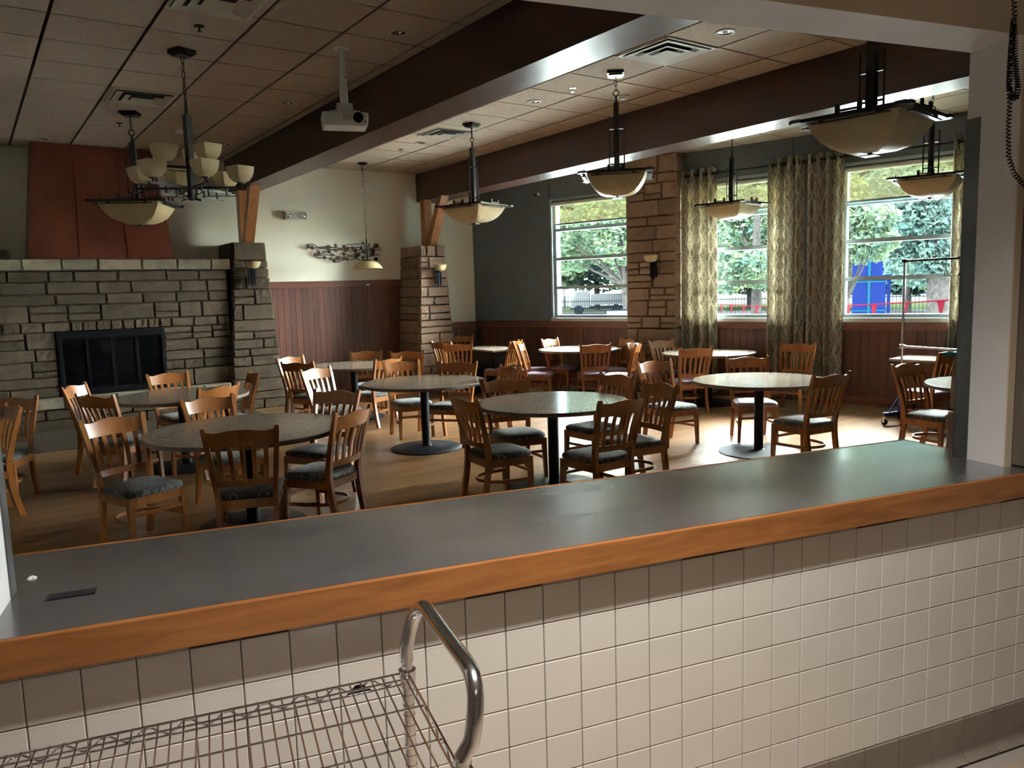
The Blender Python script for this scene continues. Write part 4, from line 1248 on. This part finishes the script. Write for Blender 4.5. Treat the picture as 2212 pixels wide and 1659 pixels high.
# dome pendant on a long chain
DZ = szz(2.18)
dp = thing('dome_pendant', 'small amber dome pendant on a long chain before the cream wall', 'pendant lamp', (5.617*SU, 12.10*SU, DZ), -.4)
add('glass_dome', MB().lathe([(.262,0), (.255,.004), (.232,.045), (.195,.085), (.14,.118), (.10,.130), (.096,.124), (.135,.111), (.19,.078), (.226,.04), (.248,.002)], 40, cap=False), M['bowl'], dp, smooth=True)
add('dome_cap', MB().lathe([(.10,.1305), (.085,.150), (.02,.155), (.012,.18)], 20), M['iron'], dp, smooth=True)
add('stem', MB().box(-.012, .012, -.012, .012, .17, .47).lathe([(.012,.47), (.006,.54)], 8), M['iron'], dp)
add('stem_plate', MB().box(-.045, -.030, -.012, .012, .19, .43).box(.030, .060, -.012, .012, .19, .43).box(-.03, .03, -.006, .006, .23, .24).box(-.03, .03, -.006, .006, .37, .38), M['guard'], dp)
m = MB(); chain(m, .53, CEIL-DZ-.03, .024, .0035); m.tube([(.02*math.sin(k*1.3), .012*math.cos(k*1.7), .6+k*.06) for k in range(19)], .003, 5)
add('chain', m, M['iron'], dp)
add('canopy', MB().lathe([(.05, CEIL-DZ-.035), (.085, CEIL-DZ-.012), (.085, CEIL-DZ-.0005)], 20), M['iron'], dp)
# ceiling fittings --------------------------------------------------------
def down(px_, z, label, r=.085):
    p = onz(px_[0], px_[1], z)
    t = thing('recessed_downlight', label, 'downlight', (p[0], p[1], z), 0, 'recessed downlights')
    add('trim_ring', MB().lathe([(r*.72,-.002), (r*.8,-.010), (r,-.008), (r*1.02,-.0005)], 28, cap=False), M['vent'], t, smooth=True)
    add('reflector', MB().lathe([(r*.74,-.003), (r*.55,-.0015), (r*.3,-.001), (.001,-.0008)], 24, cap=False), M['iron'], t, smooth=True)
    add('lamp', MB().lathe([(.002,-.010), (.022,-.008), (.03,-.0012)], 16, (.01,.005,0), cap=False), M['chrome'], t, smooth=True)
for px_, z, lab in (((94,299),CEIL,'bright recessed downlight at the far left of the ceiling'), ((347,318),CEIL,'recessed downlight above the copper hood'), ((487,311),CEIL,'recessed downlight beside the left beam near the far wall'),
    ((621,222),CEIL,'recessed downlight left of the projector'), ((861,70),CEIL,'large recessed downlight right of the projector pole'), ((909,308),CEIL,'recessed downlight beside the far ceiling vent'),
    ((1154,219),CEIL,'recessed downlight between the beams, left of the sprinkler ring'), ((1566,69),CEIL,'recessed downlight nearest the white header'), ((1845,250),CEILW,'recessed downlight beyond the window-side beam')):
    down(px_, z, lab)
def sprink(px_, lab, mat):
    p = onz(px_[0], px_[1], CEIL)
    t = thing('sprinkler', lab, 'sprinkler', (p[0], p[1], CEIL), 0, 'ceiling sprinklers')
    add('escutcheon', MB().lathe([(.042,-.0005), (.040,-.006), (.012,-.010)], 20), mat, t, smooth=True)
    add('nozzle', MB().lathe([(.008,-.010), (.006,-.04), (.020,-.042), (.020,-.045)], 12), mat, t)
sprink((430,56), 'dark sprinkler head near the top left', M['iron']); sprink((258,266), 'dark sprinkler head behind the first pendant canopy', M['iron'])
sprink((1237,190), 'sprinkler with a shiny ring between the beams', M['chrome']); sprink((866,323), 'small sprinkler near the dome pendant canopy', M['chrome'])
for px_, lab in (((389,282), 'white smoke detector by the chandelier stem'), ((1346,208), 'white smoke detector behind the pendant stem')):
    p = onz(*px_, CEIL)
    t = thing('smoke_detector', lab, 'smoke detector', (p[0], p[1], CEIL), 0, 'smoke detectors')
    add('base', MB().lathe([(.075,-.0005), (.072,-.012)], 24), M['plastic'], t); add('sensor_head', MB().lathe([(.05,-.012), (.045,-.035), (.02,-.042)], 20), M['plastic'], t, smooth=True)
def vent(c, size, lab, z=CEIL, rz=0):
    t = thing('ceiling_vent', lab, 'vent', (c[0], c[1], z), rz, 'square ceiling vents')
    h = size/2
    def frus(h0, z0, h1, z1):
        A, B = sq(h0, z0), sq(h1, z1)
        m_ = MB(); m_.sweep([A, B], cap=False); return m_
    add('frame', MB().box(-h, h, -h, -h+.03, -.008, -.0005).box(-h, h, h-.03, h, -.008, -.0005).box(-h, -h+.03, -h+.03, h-.03, -.008, -.0005).box(h-.03, h, -h+.03, h-.03, -.008, -.0005), M['vent'], t)
    add('throat', MB().box(-h+.03, h-.03, -h+.03, h-.03, -.003, -.0005), M['ventdark'], t)
    for a_, b_, z0, z1 in ((.90,.66,-.020,-.006), (.60,.38,-.028,-.010)):
        add('louver', frus(h*a_, z0, h*b_, z1), M['vent'], t)
    A = sq(h*.36, -.034); B = sq(h*.10, -.016)
    add('centre_cone', MB().sweep([B, A]), M['vent'], t)
vent(onz(305,211,CEIL), .62, 'ceiling vent behind the chandelier chain'); vent(onz(965,288,CEIL), .60, 'ceiling vent left of the middle bowl pendant')
vent(onz(1440,112,CEIL), .66, 'large pale ceiling vent near the white header'); vent(onz(470,2,CEIL), .62, 'ceiling vent cut by the top picture edge', rz=0)
# projector
pj = onz(737, 103, CEIL)
pr = thing('projector', 'white ceiling projector on a pole beside the left beam', 'projector', (pj[0], pj[1], CEIL), 0)
zb_ = szz(3.27)-CEIL
add('ceiling_plate', MB().lathe([(.07,-.0005), (.07,-.012)], 20), M['plastic'], pr)
add('pole', MB().lathe([(.030,-.012), (.030,-.22)], 16).lathe([(.037,-.22), (.037,-.50), (.028,-.53), (.028,zb_+.16)], 16), M['plastic'], pr, smooth=True)
add('pole_hole', MB().lathe([(.006,0),(.006,.003)], 8, (.0,.0,0)), M['black'], pr, (.0, -.0375, -.26)).rotation_euler = (math.pi/2, 0, 0)
ang = -YAW+.28
ca_, sa_ = math.cos(ang), math.sin(ang)
body = thing('x', '', '', (0,0,0)); bpy.data.objects.remove(body)
mt_ = add('mount', MB().box(-.10, .10, -.09, .09, zb_+.075, zb_+.095).box(-.07, .07, -.06, .06, zb_+.10, zb_+.16).bar((-.13,-.08,zb_+.085), (.13,.08,zb_+.085), .02, .012).bar((-.13,.08,zb_+.085), (.13,-.08,zb_+.085), .02, .012), M['plastic'], pr, rz=ang)
pb = add('body', MB().hexa([(-.20,-.13,-.05+zb_), (.19,-.13,-.05+zb_), (.19,.13,-.05+zb_), (-.20,.13,-.05+zb_), (-.21,-.14,.07+zb_), (.20,-.14,.07+zb_), (.20,.14,.07+zb_), (-.21,.14,.07+zb_)]), M['plastic'], pr, rz=ang, bevel=.015)
add('front_grille', MB().box(-.03, .05, -.1405, -.137, zb_+.0, zb_+.05), M['vent'], pb)
ln = add('lens', MB().lathe([(.045,0), (.045,.012), (.036,.018), (.034,.008), (.001,.004)], 24), M['black'], pb, (.105, -.134, zb_+.022), smooth=True); ln.rotation_euler = (math.pi/2, 0, 0)
add('sensor_window', MB().box(.165, .178, -.1385, -.135, zb_-.02, zb_-.008), M['lens'], pb)

# wall fittings ------------------------------------------------------------
def sconce(P, rz, lab):
    t = thing('wall_sconce', lab, 'wall sconce', P, rz, 'wall sconces')   # local -y is out of the wall
    add('back_plate', MB().box(-.05, .05, -.03, -.002, -.17, .06), M['black'], t)
    add('side_bar', MB().box(-.055, -.035, -.055, -.031, -.20, .04).box(-.012, .012, -.06, -.031, -.23, .05).box(.035, .055, -.055, -.031, -.20, .04), M['black'], t)
    add('arm', MB().box(-.008, .008, -.105, -.03, .03, .045), M['black'], t)
    rings = []
    for r, z in ((.03,.048), (.07,.056), (.098,.085), (.112,.125), (.116,.155)):
        rings.append([(r*math.cos(a)*1.05, -.115+r*math.sin(a)*.75, z) for a in [2*math.pi*k/24 for k in range(24)]])
    add('glass_shade', MB().sweep(rings), M['bowl'], t, smooth=True)
p1 = onpl(543, 600, AY, 12.33); sconce((p1[0], 12.325, p1[2]+.09), 0, 'amber cup wall sconce on the stone pier by the fireplace')
p2 = onpl(945, 602, AY, 12.33); sconce((p2[0], 12.325, p2[2]+.09), 0, 'amber cup wall sconce on the middle stone pier')
p3 = onpl(1414, 585, WX, KW-.3); sconce((p3[0], p3[1], p3[2]+.09), WA-math.pi/2, 'amber cup wall sconce on the square pillar between the windows')
el = onpl(636, 467, AY, YF)
e_ = thing('emergency_light', 'white twin-head emergency light on the cream wall', 'emergency light', (el[0], YF, el[2]))
add('housing', MB().box(-.20, .20, -.07, -.001, -.07, .075), M['plastic'], e_, bevel=.015)
for s in (-1, 1):
    hd2 = add('lamp_head', MB().lathe([(.052,0), (.052,.045), (.045,.05), (.03,.03)], 20), M['plastic'], e_, (s*.13, -.068, -.002), smooth=True); hd2.rotation_euler = (math.pi/2, 0, 0)
    add('lamp_lens', MB().lathe([(.030,.031), (.02,.040), (.001,.043)], 16, cap=False), M['chrome'], hd2, smooth=True)
# branch sculpture
sc = thing('branch_sculpture', 'dark metal branch sculpture with leaves on the cream wall', 'wall art', (0, YF-.05, 0))
def wpt(zx, zy): q = onpl(640+zx*.09946, 490+zy*.09946, AY, YF-.05); return (q[0], q[2])
BR = [[(205,385),(350,375),(430,420),(520,460),(640,450),(800,450),(930,460),(1040,500)], [(360,465),(500,440),(620,430),(690,440)], [(410,495),(560,470),(700,490),(850,500),(1000,460),(1070,400),(1200,385),(1410,370)],
      [(430,620),(560,580),(680,520),(800,490),(950,500),(1150,520),(1400,500),(1700,490),(1860,510)], [(390,650),(520,620),(680,605),(800,620),(920,650),(1060,660),(1200,620),(1330,580),(1450,550)], [(450,670),(600,670),(760,690),(900,700),(1050,700),(1200,710),(1330,690)],
      [(820,750),(900,770),(980,740),(1040,690)], [(560,520),(640,560),(720,560),(780,600)], [(940,620),(1010,560),(1060,580),(1130,620),(1250,660),(1400,730)], [(1590,485),(1690,450),(1830,440)], [(1600,650),(1700,610),(1820,610)], [(1080,450),(1200,450),(1330,445),(1420,450)], [(1450,690),(1560,640),(1640,590)]]
for k, b_ in enumerate(BR):
    pts = []
    W = [wpt(*q) for q in b_]
    for i in range(len(W)-1):
        for s in range(4):
            t = s/4; p0 = W[max(0, i-1)]; p1_ = W[i]; p2_ = W[i+1]; p3_ = W[min(len(W)-1, i+2)]
            f_ = lambda j: .5*((2*p1_[j])+(-p0[j]+p2_[j])*t+(2*p0[j]-5*p1_[j]+4*p2_[j]-p3_[j])*t*t+(-p0[j]+3*p1_[j]-3*p2_[j]+p3_[j])*t**3)
            pts.append((f_(0), -.01*math.sin(i+s*.25+k), f_(1)))
    pts.append((W[-1][0], 0, W[-1][1]))
    add('branch', MB().tube(pts, .0065, 6), M['iron'], sc, smooth=True)
rl = random.Random(5)
lm = bpy.data.meshes.new('leaf')
def leafmesh():
    pts = [(0,0,-.055), (.032,-.008,-.03), (.043,-.012,.005), (.026,-.006,.04), (0,0,.06), (-.026,-.006,.04), (-.043,-.012,.005), (-.032,-.008,-.03)]
    m_ = MB(); m_.v = pts + [(p[0], p[1]+.004, p[2]) for p in pts]
    m_.f = [tuple(range(8)), tuple(reversed(range(8, 16)))] + [(k, k+8, (k+1) % 8+8, (k+1) % 8) for k in range(8)]
    return m_.mesh('leaf', M['sculptleaf'])
lm = leafmesh()
for zx, zy in ((247,430),(335,455),(690,450),(840,415),(1030,440),(1115,470),(1205,460),(1400,455),(1437,358),(1735,408),(850,515),(710,550),(400,600),(470,565),(775,610),(1270,520),(1465,545),(1660,540),(1645,605),(1335,605),(1025,595),(605,670),(735,690),(905,695),(1025,690),(1095,705),(815,748),(1290,640),(1440,655),(1440,720),(1725,703),(1060,505)):
    q = wpt(zx, zy); o = add('leaf', lm, None, sc, (q[0], -.012, q[1])); o.rotation_euler = (0, rl.uniform(0, 6.28), 0); s_ = rl.uniform(.55, .85); o.scale = (s_, 1, s_)
# small wall things
q = onpl(8, 550, AY, YF); t = thing('thermostat', 'small grey thermostat on the wall above the mantel', 'thermostat', (q[0], YF, q[2]))
add('case', MB().box(-.06, .06, -.03, -.001, -.06, .07), M['rivets'], t, bevel=.006); add('dial', MB().box(-.03, .03, -.034, -.0305, .0, .04), M['guard'], t)
q = onpl(1163, 420, WX, KW); t = thing('wall_sensor', 'small white and black sensor on the grey wall above the far window', 'sensor', tuple(q), WA-math.pi/2)
add('sensor_ball', MB().lathe([(.0,-.035), (.026,-.022), (.035,0), (.026,.022), (0,.035)], 14, (.03,-.036,.0), False), M['plastic'], t, smooth=True); add('sensor_arm', MB().bar((-.06,-.03,-.015), (.0,-.03,-.005), .02, .025).box(-.02, .04, -.012, -.001, -.02, .02), M['black'], t)
q = onpl(795, 615, AY, YF-.045); t = tag(add('paper_label', MB().box(-.035, .035, -.002, -.0005, -.014, .014), M['paper'], loc=tuple(q)), 'tiny white label on the tall panelling rail', 'label')
q = onpl(1111, 774, WX, KW-.03); t = thing('wall_outlet', 'grey outlet plate on the low panelling by the booth table', 'outlet', tuple(q), WA-math.pi/2)
add('plate', MB().box(-.06, .06, -.006, -.0005, -.055, .055), M['rivets'], t); add('socket', MB().box(-.02, .02, -.0075, -.0062, -.035, -.005).box(-.02, .02, -.0075, -.0062, .005, .035), M['black'], t)
# coiled phone cord at the right edge
pc_ = thing('phone_cord', 'black coiled telephone cord hanging at the upper right edge', 'cord', (0,0,0), 0)
def kpt(x, y, v=1.855): return Vector(onpl(x, y, KY, v))
def helix(path, turns, r, w, n=12):
    P = [Vector(p) for p in path]; S = [0]
    for i in range(1, len(P)): S.append(S[-1]+(P[i]-P[i-1]).length)
    pts = []; tot = turns*n
    for k in range(tot+1):
        s = S[-1]*k/tot; i = max(j for j in range(len(S)) if S[j] <= s+1e-9); i = min(i, len(P)-2)
        t = (s-S[i])/(S[i+1]-S[i]); c = P[i].lerp(P[i+1], t); d = (P[i+1]-P[i]).normalized()
        u = d.cross(Vector((KY[0], KY[1], 0)))
        u = u.normalized() if u.length > 1e-3 else d.orthogonal().normalized(); w_ = d.cross(u)
        a = 2*math.pi*k/n; pts.append(c+u*math.cos(a)*r+w_*math.sin(a)*r)
    return MB().tube(pts, w, 5)
add('upper_coil', helix([kpt(2193,-60), kpt(2191,0), kpt(2192,42)], 11, .0068, .0021), M['black'], pc_, smooth=True)
add('loop_coil', helix([kpt(2190,40), kpt(2186,90), kpt(2182,150), kpt(2180,190), kpt(2186,212), kpt(2196,210), kpt(2199,190), kpt(2196,165), kpt(2192,120), kpt(2192,80), kpt(2191,50)], 62, .0080, .0022, 10), M['black'], pc_, smooth=True)
add('hanging_coil', helix([kpt(2190,45,1.842), kpt(2184,100,1.842), kpt(2180,170,1.842), kpt(2181,230,1.85), kpt(2178,290,1.85), kpt(2179,340,1.85), kpt(2190,375,1.85), kpt(2216,405,1.85)], 46, .0066, .0021, 10), M['black'], pc_, smooth=True)

# kitchen ceiling light (lit), plus an unseen fill lamp added behind the camera -----------------------------------------------
for u, v, sx, sy, pw_ in ((.9, 1.12, 1.25, .14, KITCHEN_LIGHT), (.4, -.9, 1.25, .5, KITCHEN_LIGHT*.07)):
    P = KX*u+KY*v
    t = thing('strip_light', 'fluorescent strip light on the kitchen ceiling, ' + ('over the counter' if v > 0 else 'unseen fill lamp added behind the viewer'), 'ceiling light', (P[0], P[1], 2.95), KA, 'kitchen strip lights')
    add('housing', MB().box(-sx/2-.03, sx/2+.03, -sy/2-.03, sy/2+.03, -.06, -.0005), M['plastic'], t)
    ld = bpy.data.lights.new('strip_lamp', 'AREA'); ld.shape = 'RECTANGLE'; ld.size = sx; ld.size_y = sy; ld.energy = pw_; ld.color = (1.0, .945, .88); ld.spread = math.radians(118)
    lo = bpy.data.objects.new('strip_lamp', ld); COL.objects.link(lo); lo.parent = t; lo.location = (0, 0, -.065)
# portals: guide the sky light through the windows (they give off no light themselves)
for a, b in WINS:
    ld = bpy.data.lights.new('window_portal', 'AREA'); ld.shape = 'RECTANGLE'; ld.size = b-a; ld.size_y = ZT-ZS; ld.cycles.is_portal = True
    lo = bpy.data.objects.new('window_portal', ld); COL.objects.link(lo)
    P = WX*(KW+.2)+WY*((a+b)/2); lo.location = (P[0], P[1], (ZS+ZT)/2)
    lo.rotation_euler = Matrix(((-WY[0], 0, WX[0]), (-WY[1], 0, WX[1]), (0, 1, 0))).to_euler()

# ================================================================== OUTSIDE
og = MB().prism([ww(KW+.3,-60), ww(KW+26,-60), ww(KW+26,90), ww(KW+.3,90)], -.3, -.25)
gr = struct('ground', og, M['bounce_apron'])
struct('ground_far', MB().prism([ww(KW+26,-60), ww(KW+200,-110), ww(KW+200,140), ww(KW+26,90)], -.3, -.25), M['asphalt'])
struct('lawn', MB().prism([ww(KW+44,-60), ww(KW+62,-60), ww(KW+62,80), ww(KW+44,80)], -.25, -.235), M['grass'])
def leaves(m, c, rad, n, size, rg):
    for _ in range(n):
        while True:
            d = Vector((rg.uniform(-1,1), rg.uniform(-1,1), rg.uniform(-1,1)))
            if d.length < 1: break
        k = d.length; d = d/max(k, .01)*(k**.55)
        P = Vector(c)+Vector((d.x*rad[0], d.y*rad[1], d.z*rad[2]))
        a = Vector((rg.uniform(-1,1), rg.uniform(-1,1), rg.uniform(-1,1))).normalized(); b = a.orthogonal().normalized()
        s = size*rg.uniform(.6, 1.3); i = len(m.v)
        m.v += [tuple(P-a*s), tuple(P+b*s*.55), tuple(P+a*s), tuple(P-b*s*.55)]; m.f.append((i, i+1, i+2, i+3))
def tree(px_, py_, dist, trunk_px, blobs, label, mat, seed, lean=0, leafn=2600, size=.16):
    """trunk foot from the pixel column at that distance; crown blobs given as pixel (x,y,rx,ry)"""
    rg = random.Random(seed)
    d = ray(px_, py_); d = d/np.linalg.norm(d[:2]); P = d*dist; 
    t = thing('tree', label, 'tree', (P[0], P[1], -.25), 0, 'trees outside the windows')
    sc_ = dist/F*1.12
    r = trunk_px*sc_/2
    B = []
    for bx, by, rx, ry in blobs:
        dd = ray(bx, by); dd = dd/np.linalg.norm(dd[:2])*dist*rg.uniform(.96, 1.06); Q = EYE+dd
        B.append(((Q[0]-P[0], Q[1]-P[1], Q[2]+.25), (rx*sc_, rx*sc_, ry*sc_)))
    top = max(b[0][2] for b in B)
    add('trunk', MB().tube([(0,0,0), (lean*.3,0,top*.35), (lean,.1,top*.7), (lean*1.2,.1,top)], [r*1.15, r, r*.8, r*.35], 10), M['bark'], t, smooth=True)
    bm_ = MB()
    for b in B: bm_.tube([(lean*.6,0,top*.45), (b[0][0]*.6+lean*.3, b[0][1]*.6, (top*.5+b[0][2])*.5), b[0]], [r*.5, r*.3, r*.12], 6)
    add('branch', bm_, M['bark'], t, smooth=True)
    m = MB()
    tot = sum(b[1][0]*b[1][2] for b in B)
    for b in B: leaves(m, b[0], b[1], int(leafn*b[1][0]*b[1][2]/tot), size, rg)
    o = add('foliage', m, mat, t); o['kind'] = 'stuff'
tree(1356, 690, 30, 14, [(1345,520,55,45), (1270,530,60,40), (1230,560,45,30), (1300,470,60,45), (1370,470,40,50), (1215,500,40,40)], 'leafy tree with a grey trunk outside the far window', M['leaf'], 1, -.25, 7000, .11)
tree(1632, 690, 26, 18, [(1600,520,55,55), (1650,470,50,60), (1570,590,35,40), (1640,580,50,35), (1585,430,40,45)], 'tree with a forked grey trunk outside the middle window', M['leaf'], 2, .15, 6500, .10)
tree(2023, 690, 24, 34, [(2000,440,60,60), (1960,500,55,50), (2040,520,50,60), (1930,430,60,60), (1990,570,60,40)], 'thick-trunked conifer outside the window behind the rack', M['leaf2'], 3, .1, 7500, .10)
tree(1830, 690, 18, 8, [(1850,500,38,30), (1890,520,40,24), (1870,545,38,20), (1838,440,30,50), (1890,470,40,22)], 'small leafy tree with branches hanging before the blue panels', M['leaf'], 4, 0, 2600, .075)
for k, (px_, d, lab) in enumerate(((1180,62,'distant green tree at the left of the far window'), (1290,70,'distant green tree in the middle of the far window'), (1400,58,'distant green tree behind the stone pillar'), (1520,60,'distant green tree left of the middle window'), (1620,66,'distant green tree behind the forked trunk'), (1740,55,'distant green tree behind the wide curtains'), (1850,58,'distant green tree above the blue panels'), (1960,52,'distant green tree behind the conifer'), (2080,50,'distant green tree at the right jamb'))):
    tree(px_, 650, d, 10, [(px_-40,570,55,45), (px_+40,560,55,50), (px_,490,70,60), (px_-30,420,55,50), (px_+40,420,50,50), (px_,600,70,30), (px_-35,355,60,50), (px_+35,350,60,50), (px_,300,60,45), (px_-40,250,60,55), (px_+40,240,60,55), (px_,180,65,55), (px_-35,120,60,50), (px_+35,110,60,50), (px_,60,60,50), (px_,440,60,60), (px_,370,60,60), (px_,550,70,50)], lab, M['leaf2'] if k % 2 else M['leaf'], 20+k, 0, 26000, .27)
# blue play tower panels
def opt(x, y, dist):
    d = ray(x, y); d = d/np.linalg.norm(d[:2])*dist; return EYE+d
bl0, bl1 = opt(1839, 690, 30), opt(1913, 690, 30)
ax = bl1-bl0; wln = np.linalg.norm(ax[:2]); rz = math.atan2(ax[1], ax[0])
bp = thing('blue_tower', 'tall dark blue double panel standing outside the right window', 'play tower', (bl0[0], bl0[1], -.25), rz)
for k in range(2): 
    pn = add('panel', MB().box(k*wln/2+.01, (k+1)*wln/2-.02, 0, .12, 0, 4.6), M['blue'], bp)
add('post', MB().box(wln/2-.05, wln/2+.04, -.03, .16, 0, 4.7), M['blue2'], bp)
for zb0 in (0.9, 1.9, 2.9): add('crossbar', MB().box(0, wln, -.02, -.002, zb0, zb0+.05), M['blue2'], bp)
q = opt(1924, 487, 26)
t = thing('play_sign', 'tilted cyan board among the leaves outside the right window', 'board', (q[0], q[1], -.25), rz)
add('board', MB().hexa([(-.35,0,4.05),(.35,0,3.75),(.35,.05,3.75),(-.35,.05,4.05),(-.25,0,4.75),(.42,0,4.40),(.42,.05,4.40),(-.25,.05,4.75)]), M['blue2'], t); add('pole', MB().tube([(0,.08,0),(0,.08,4.4)], .05, 8), M['blue'], t)
# iron picket fence
fn = thing('picket_fence', 'black iron picket fence across the yard', 'fence', (0,0,-.25), WA)
NF = KW+24; t0_, t1_ = -6, 34
for z in (.15, 1.25): add('fence_rail', MB().box(NF, NF+.03, t0_, t1_, z, z+.04), M['fence'], fn)
pk = MB().box(0, .018, 0, .018, .02, 1.4).mesh('picket', M['fence'])
k = 0; t_ = t0_
while t_ < t1_ and k < 280:
    add('picket', pk, None, fn, (NF+.005, t_, 0)); t_ += .145; k += 1
# red pennant string
ps0, ps1 = opt(1530, 655, 27), opt(2110, 644, 13.6)
pn = thing('pennant_string', 'string of red triangular pennants across the yard', 'pennants', (0,0,0))
def cat(s): return ps0+(ps1-ps0)*s+np.array([0, 0, -.12*4*s*(1-s)])
add('cord', MB().tube([tuple(cat(k/24)) for k in range(25)], .012, 6), M['red'], pn)
dr = (ps1-ps0)[:2]; dr = dr/np.linalg.norm(dr)
for k in range(13):
    c = cat((k+.35)/13.2); w_ = .115; th = .004
    nrm = np.array([-dr[1], dr[0]])
    a = c[:2]-dr*w_; b = c[:2]+dr*w_
    m = MB(); m.v = [(a[0],a[1],c[2]), (b[0],b[1],c[2]), (c[0]+.03*math.sin(k*2.3),c[1],c[2]-.30)]
    m.v += [(p[0]+nrm[0]*th, p[1]+nrm[1]*th, p[2]) for p in m.v]; m.f = [(0,1,2), (5,4,3), (0,3,4,1), (1,4,5,2), (2,5,3,0)]
    add('pennant', m, M['red'], pn)
for s in (0, 1):
    q = cat(s); add('pole', MB().tube([(q[0],q[1],-.25), (q[0],q[1],q[2]+.1)], .02, 8), M['fence'], pn)
# flatbed truck far out
tq = opt(1300, 655, 60)
tv = np.array([tq[1], -tq[0]])/np.linalg.norm(tq[:2]); rz = math.atan2(tv[1], tv[0])
tr = thing('truck', 'white truck parked far out beyond the fence', 'truck', (tq[0], tq[1], -.25), rz)
add('cab', MB().hexa([(-2.4,-.9,.5),(-.9,-.9,.5),(-.9,.9,.5),(-2.4,.9,.5),(-1.9,-.85,1.75),(-.9,-.85,1.8),(-.9,.85,1.8),(-1.9,.85,1.75)]), M['truckwhite'], tr, bevel=.05)
add('box_body', MB().box(-.8, 1.9, -.95, .95, .75, 1.55), M['truckwhite'], tr)
add('chassis', MB().box(-2.4, 2.0, -.8, .8, .42, .6), M['fence'], tr)
for x in (-1.75, 1.1):
    for y in (-.85, .85): add('wheel', MB().tube([(x, y-.12, .36), (x, y+.12, .36)], .36, 18), M['fence'], tr, smooth=True)
# tall white fence frame by the truck
wf = thing('backstop_fence', 'pale wire backstop fence behind the truck', 'fence', (0,0,-.25), 0)
b0, b1 = opt(1195, 650, 75), opt(1390, 650, 75)
for k in range(9):
    q = b0+(b1-b0)*k/8; add('post', MB().tube([(q[0],q[1],0),(q[0],q[1],4.6)], .07, 6), M['truckwhite'], wf)
for z in (.2, 2.4, 4.5): add('rail', MB().tube([(b0[0],b0[1],z),(b1[0],b1[1],z)], .06, 6), M['truckwhite'], wf)
wl = MB()
for k in range(60):
    q = b0+(b1-b0)*k/59; wl.tube([(q[0],q[1],.2),(q[0],q[1],4.5)], .022, 4)
add('wire_infill', wl, M['truckwhite'], wf)['kind'] = 'stuff'
bb = opt(1342, 672, 22); t = thing('notice_board', 'blank white board on legs outside the far window', 'board', (bb[0], bb[1], -.25), rz)
add('panel', MB().box(-.42, .5, 0, .03, .35, 1.35), M['truckwhite'], t); add('frame', MB().box(-.45, -.42, -.01, .04, 0, 1.38).box(.5, .53, -.01, .04, 0, 1.38).box(-.42, .5, -.01, .04, 1.35, 1.38), M['fence'], t)
for k, (px_, dist) in enumerate(((1920, 15.0), (2040, 14.6), (1905, 16.4), (2058, 16.2))):
    q = opt(px_, 690, dist); m = MB(); rg = random.Random(70+k); leaves(m, (0,0,.62), (.35,.35,.45), 260, .07, rg)
    t = thing('shrub', ['spiky young plant under the left pennant', 'leafy shrub at the right foot of the window', 'low shrub before the blue panels', 'leafy shrub by the right jamb'][k], 'shrub', (q[0], q[1], -.25), 0, 'shrubs under the window')
    add('stem', MB().tube([(0,0,0),(.02,0,.4),(0,.03,1.0)], [.02,.015,.006], 6), M['bark'], t); add('foliage', m, M['leaf'], t)['kind'] = 'stuff'
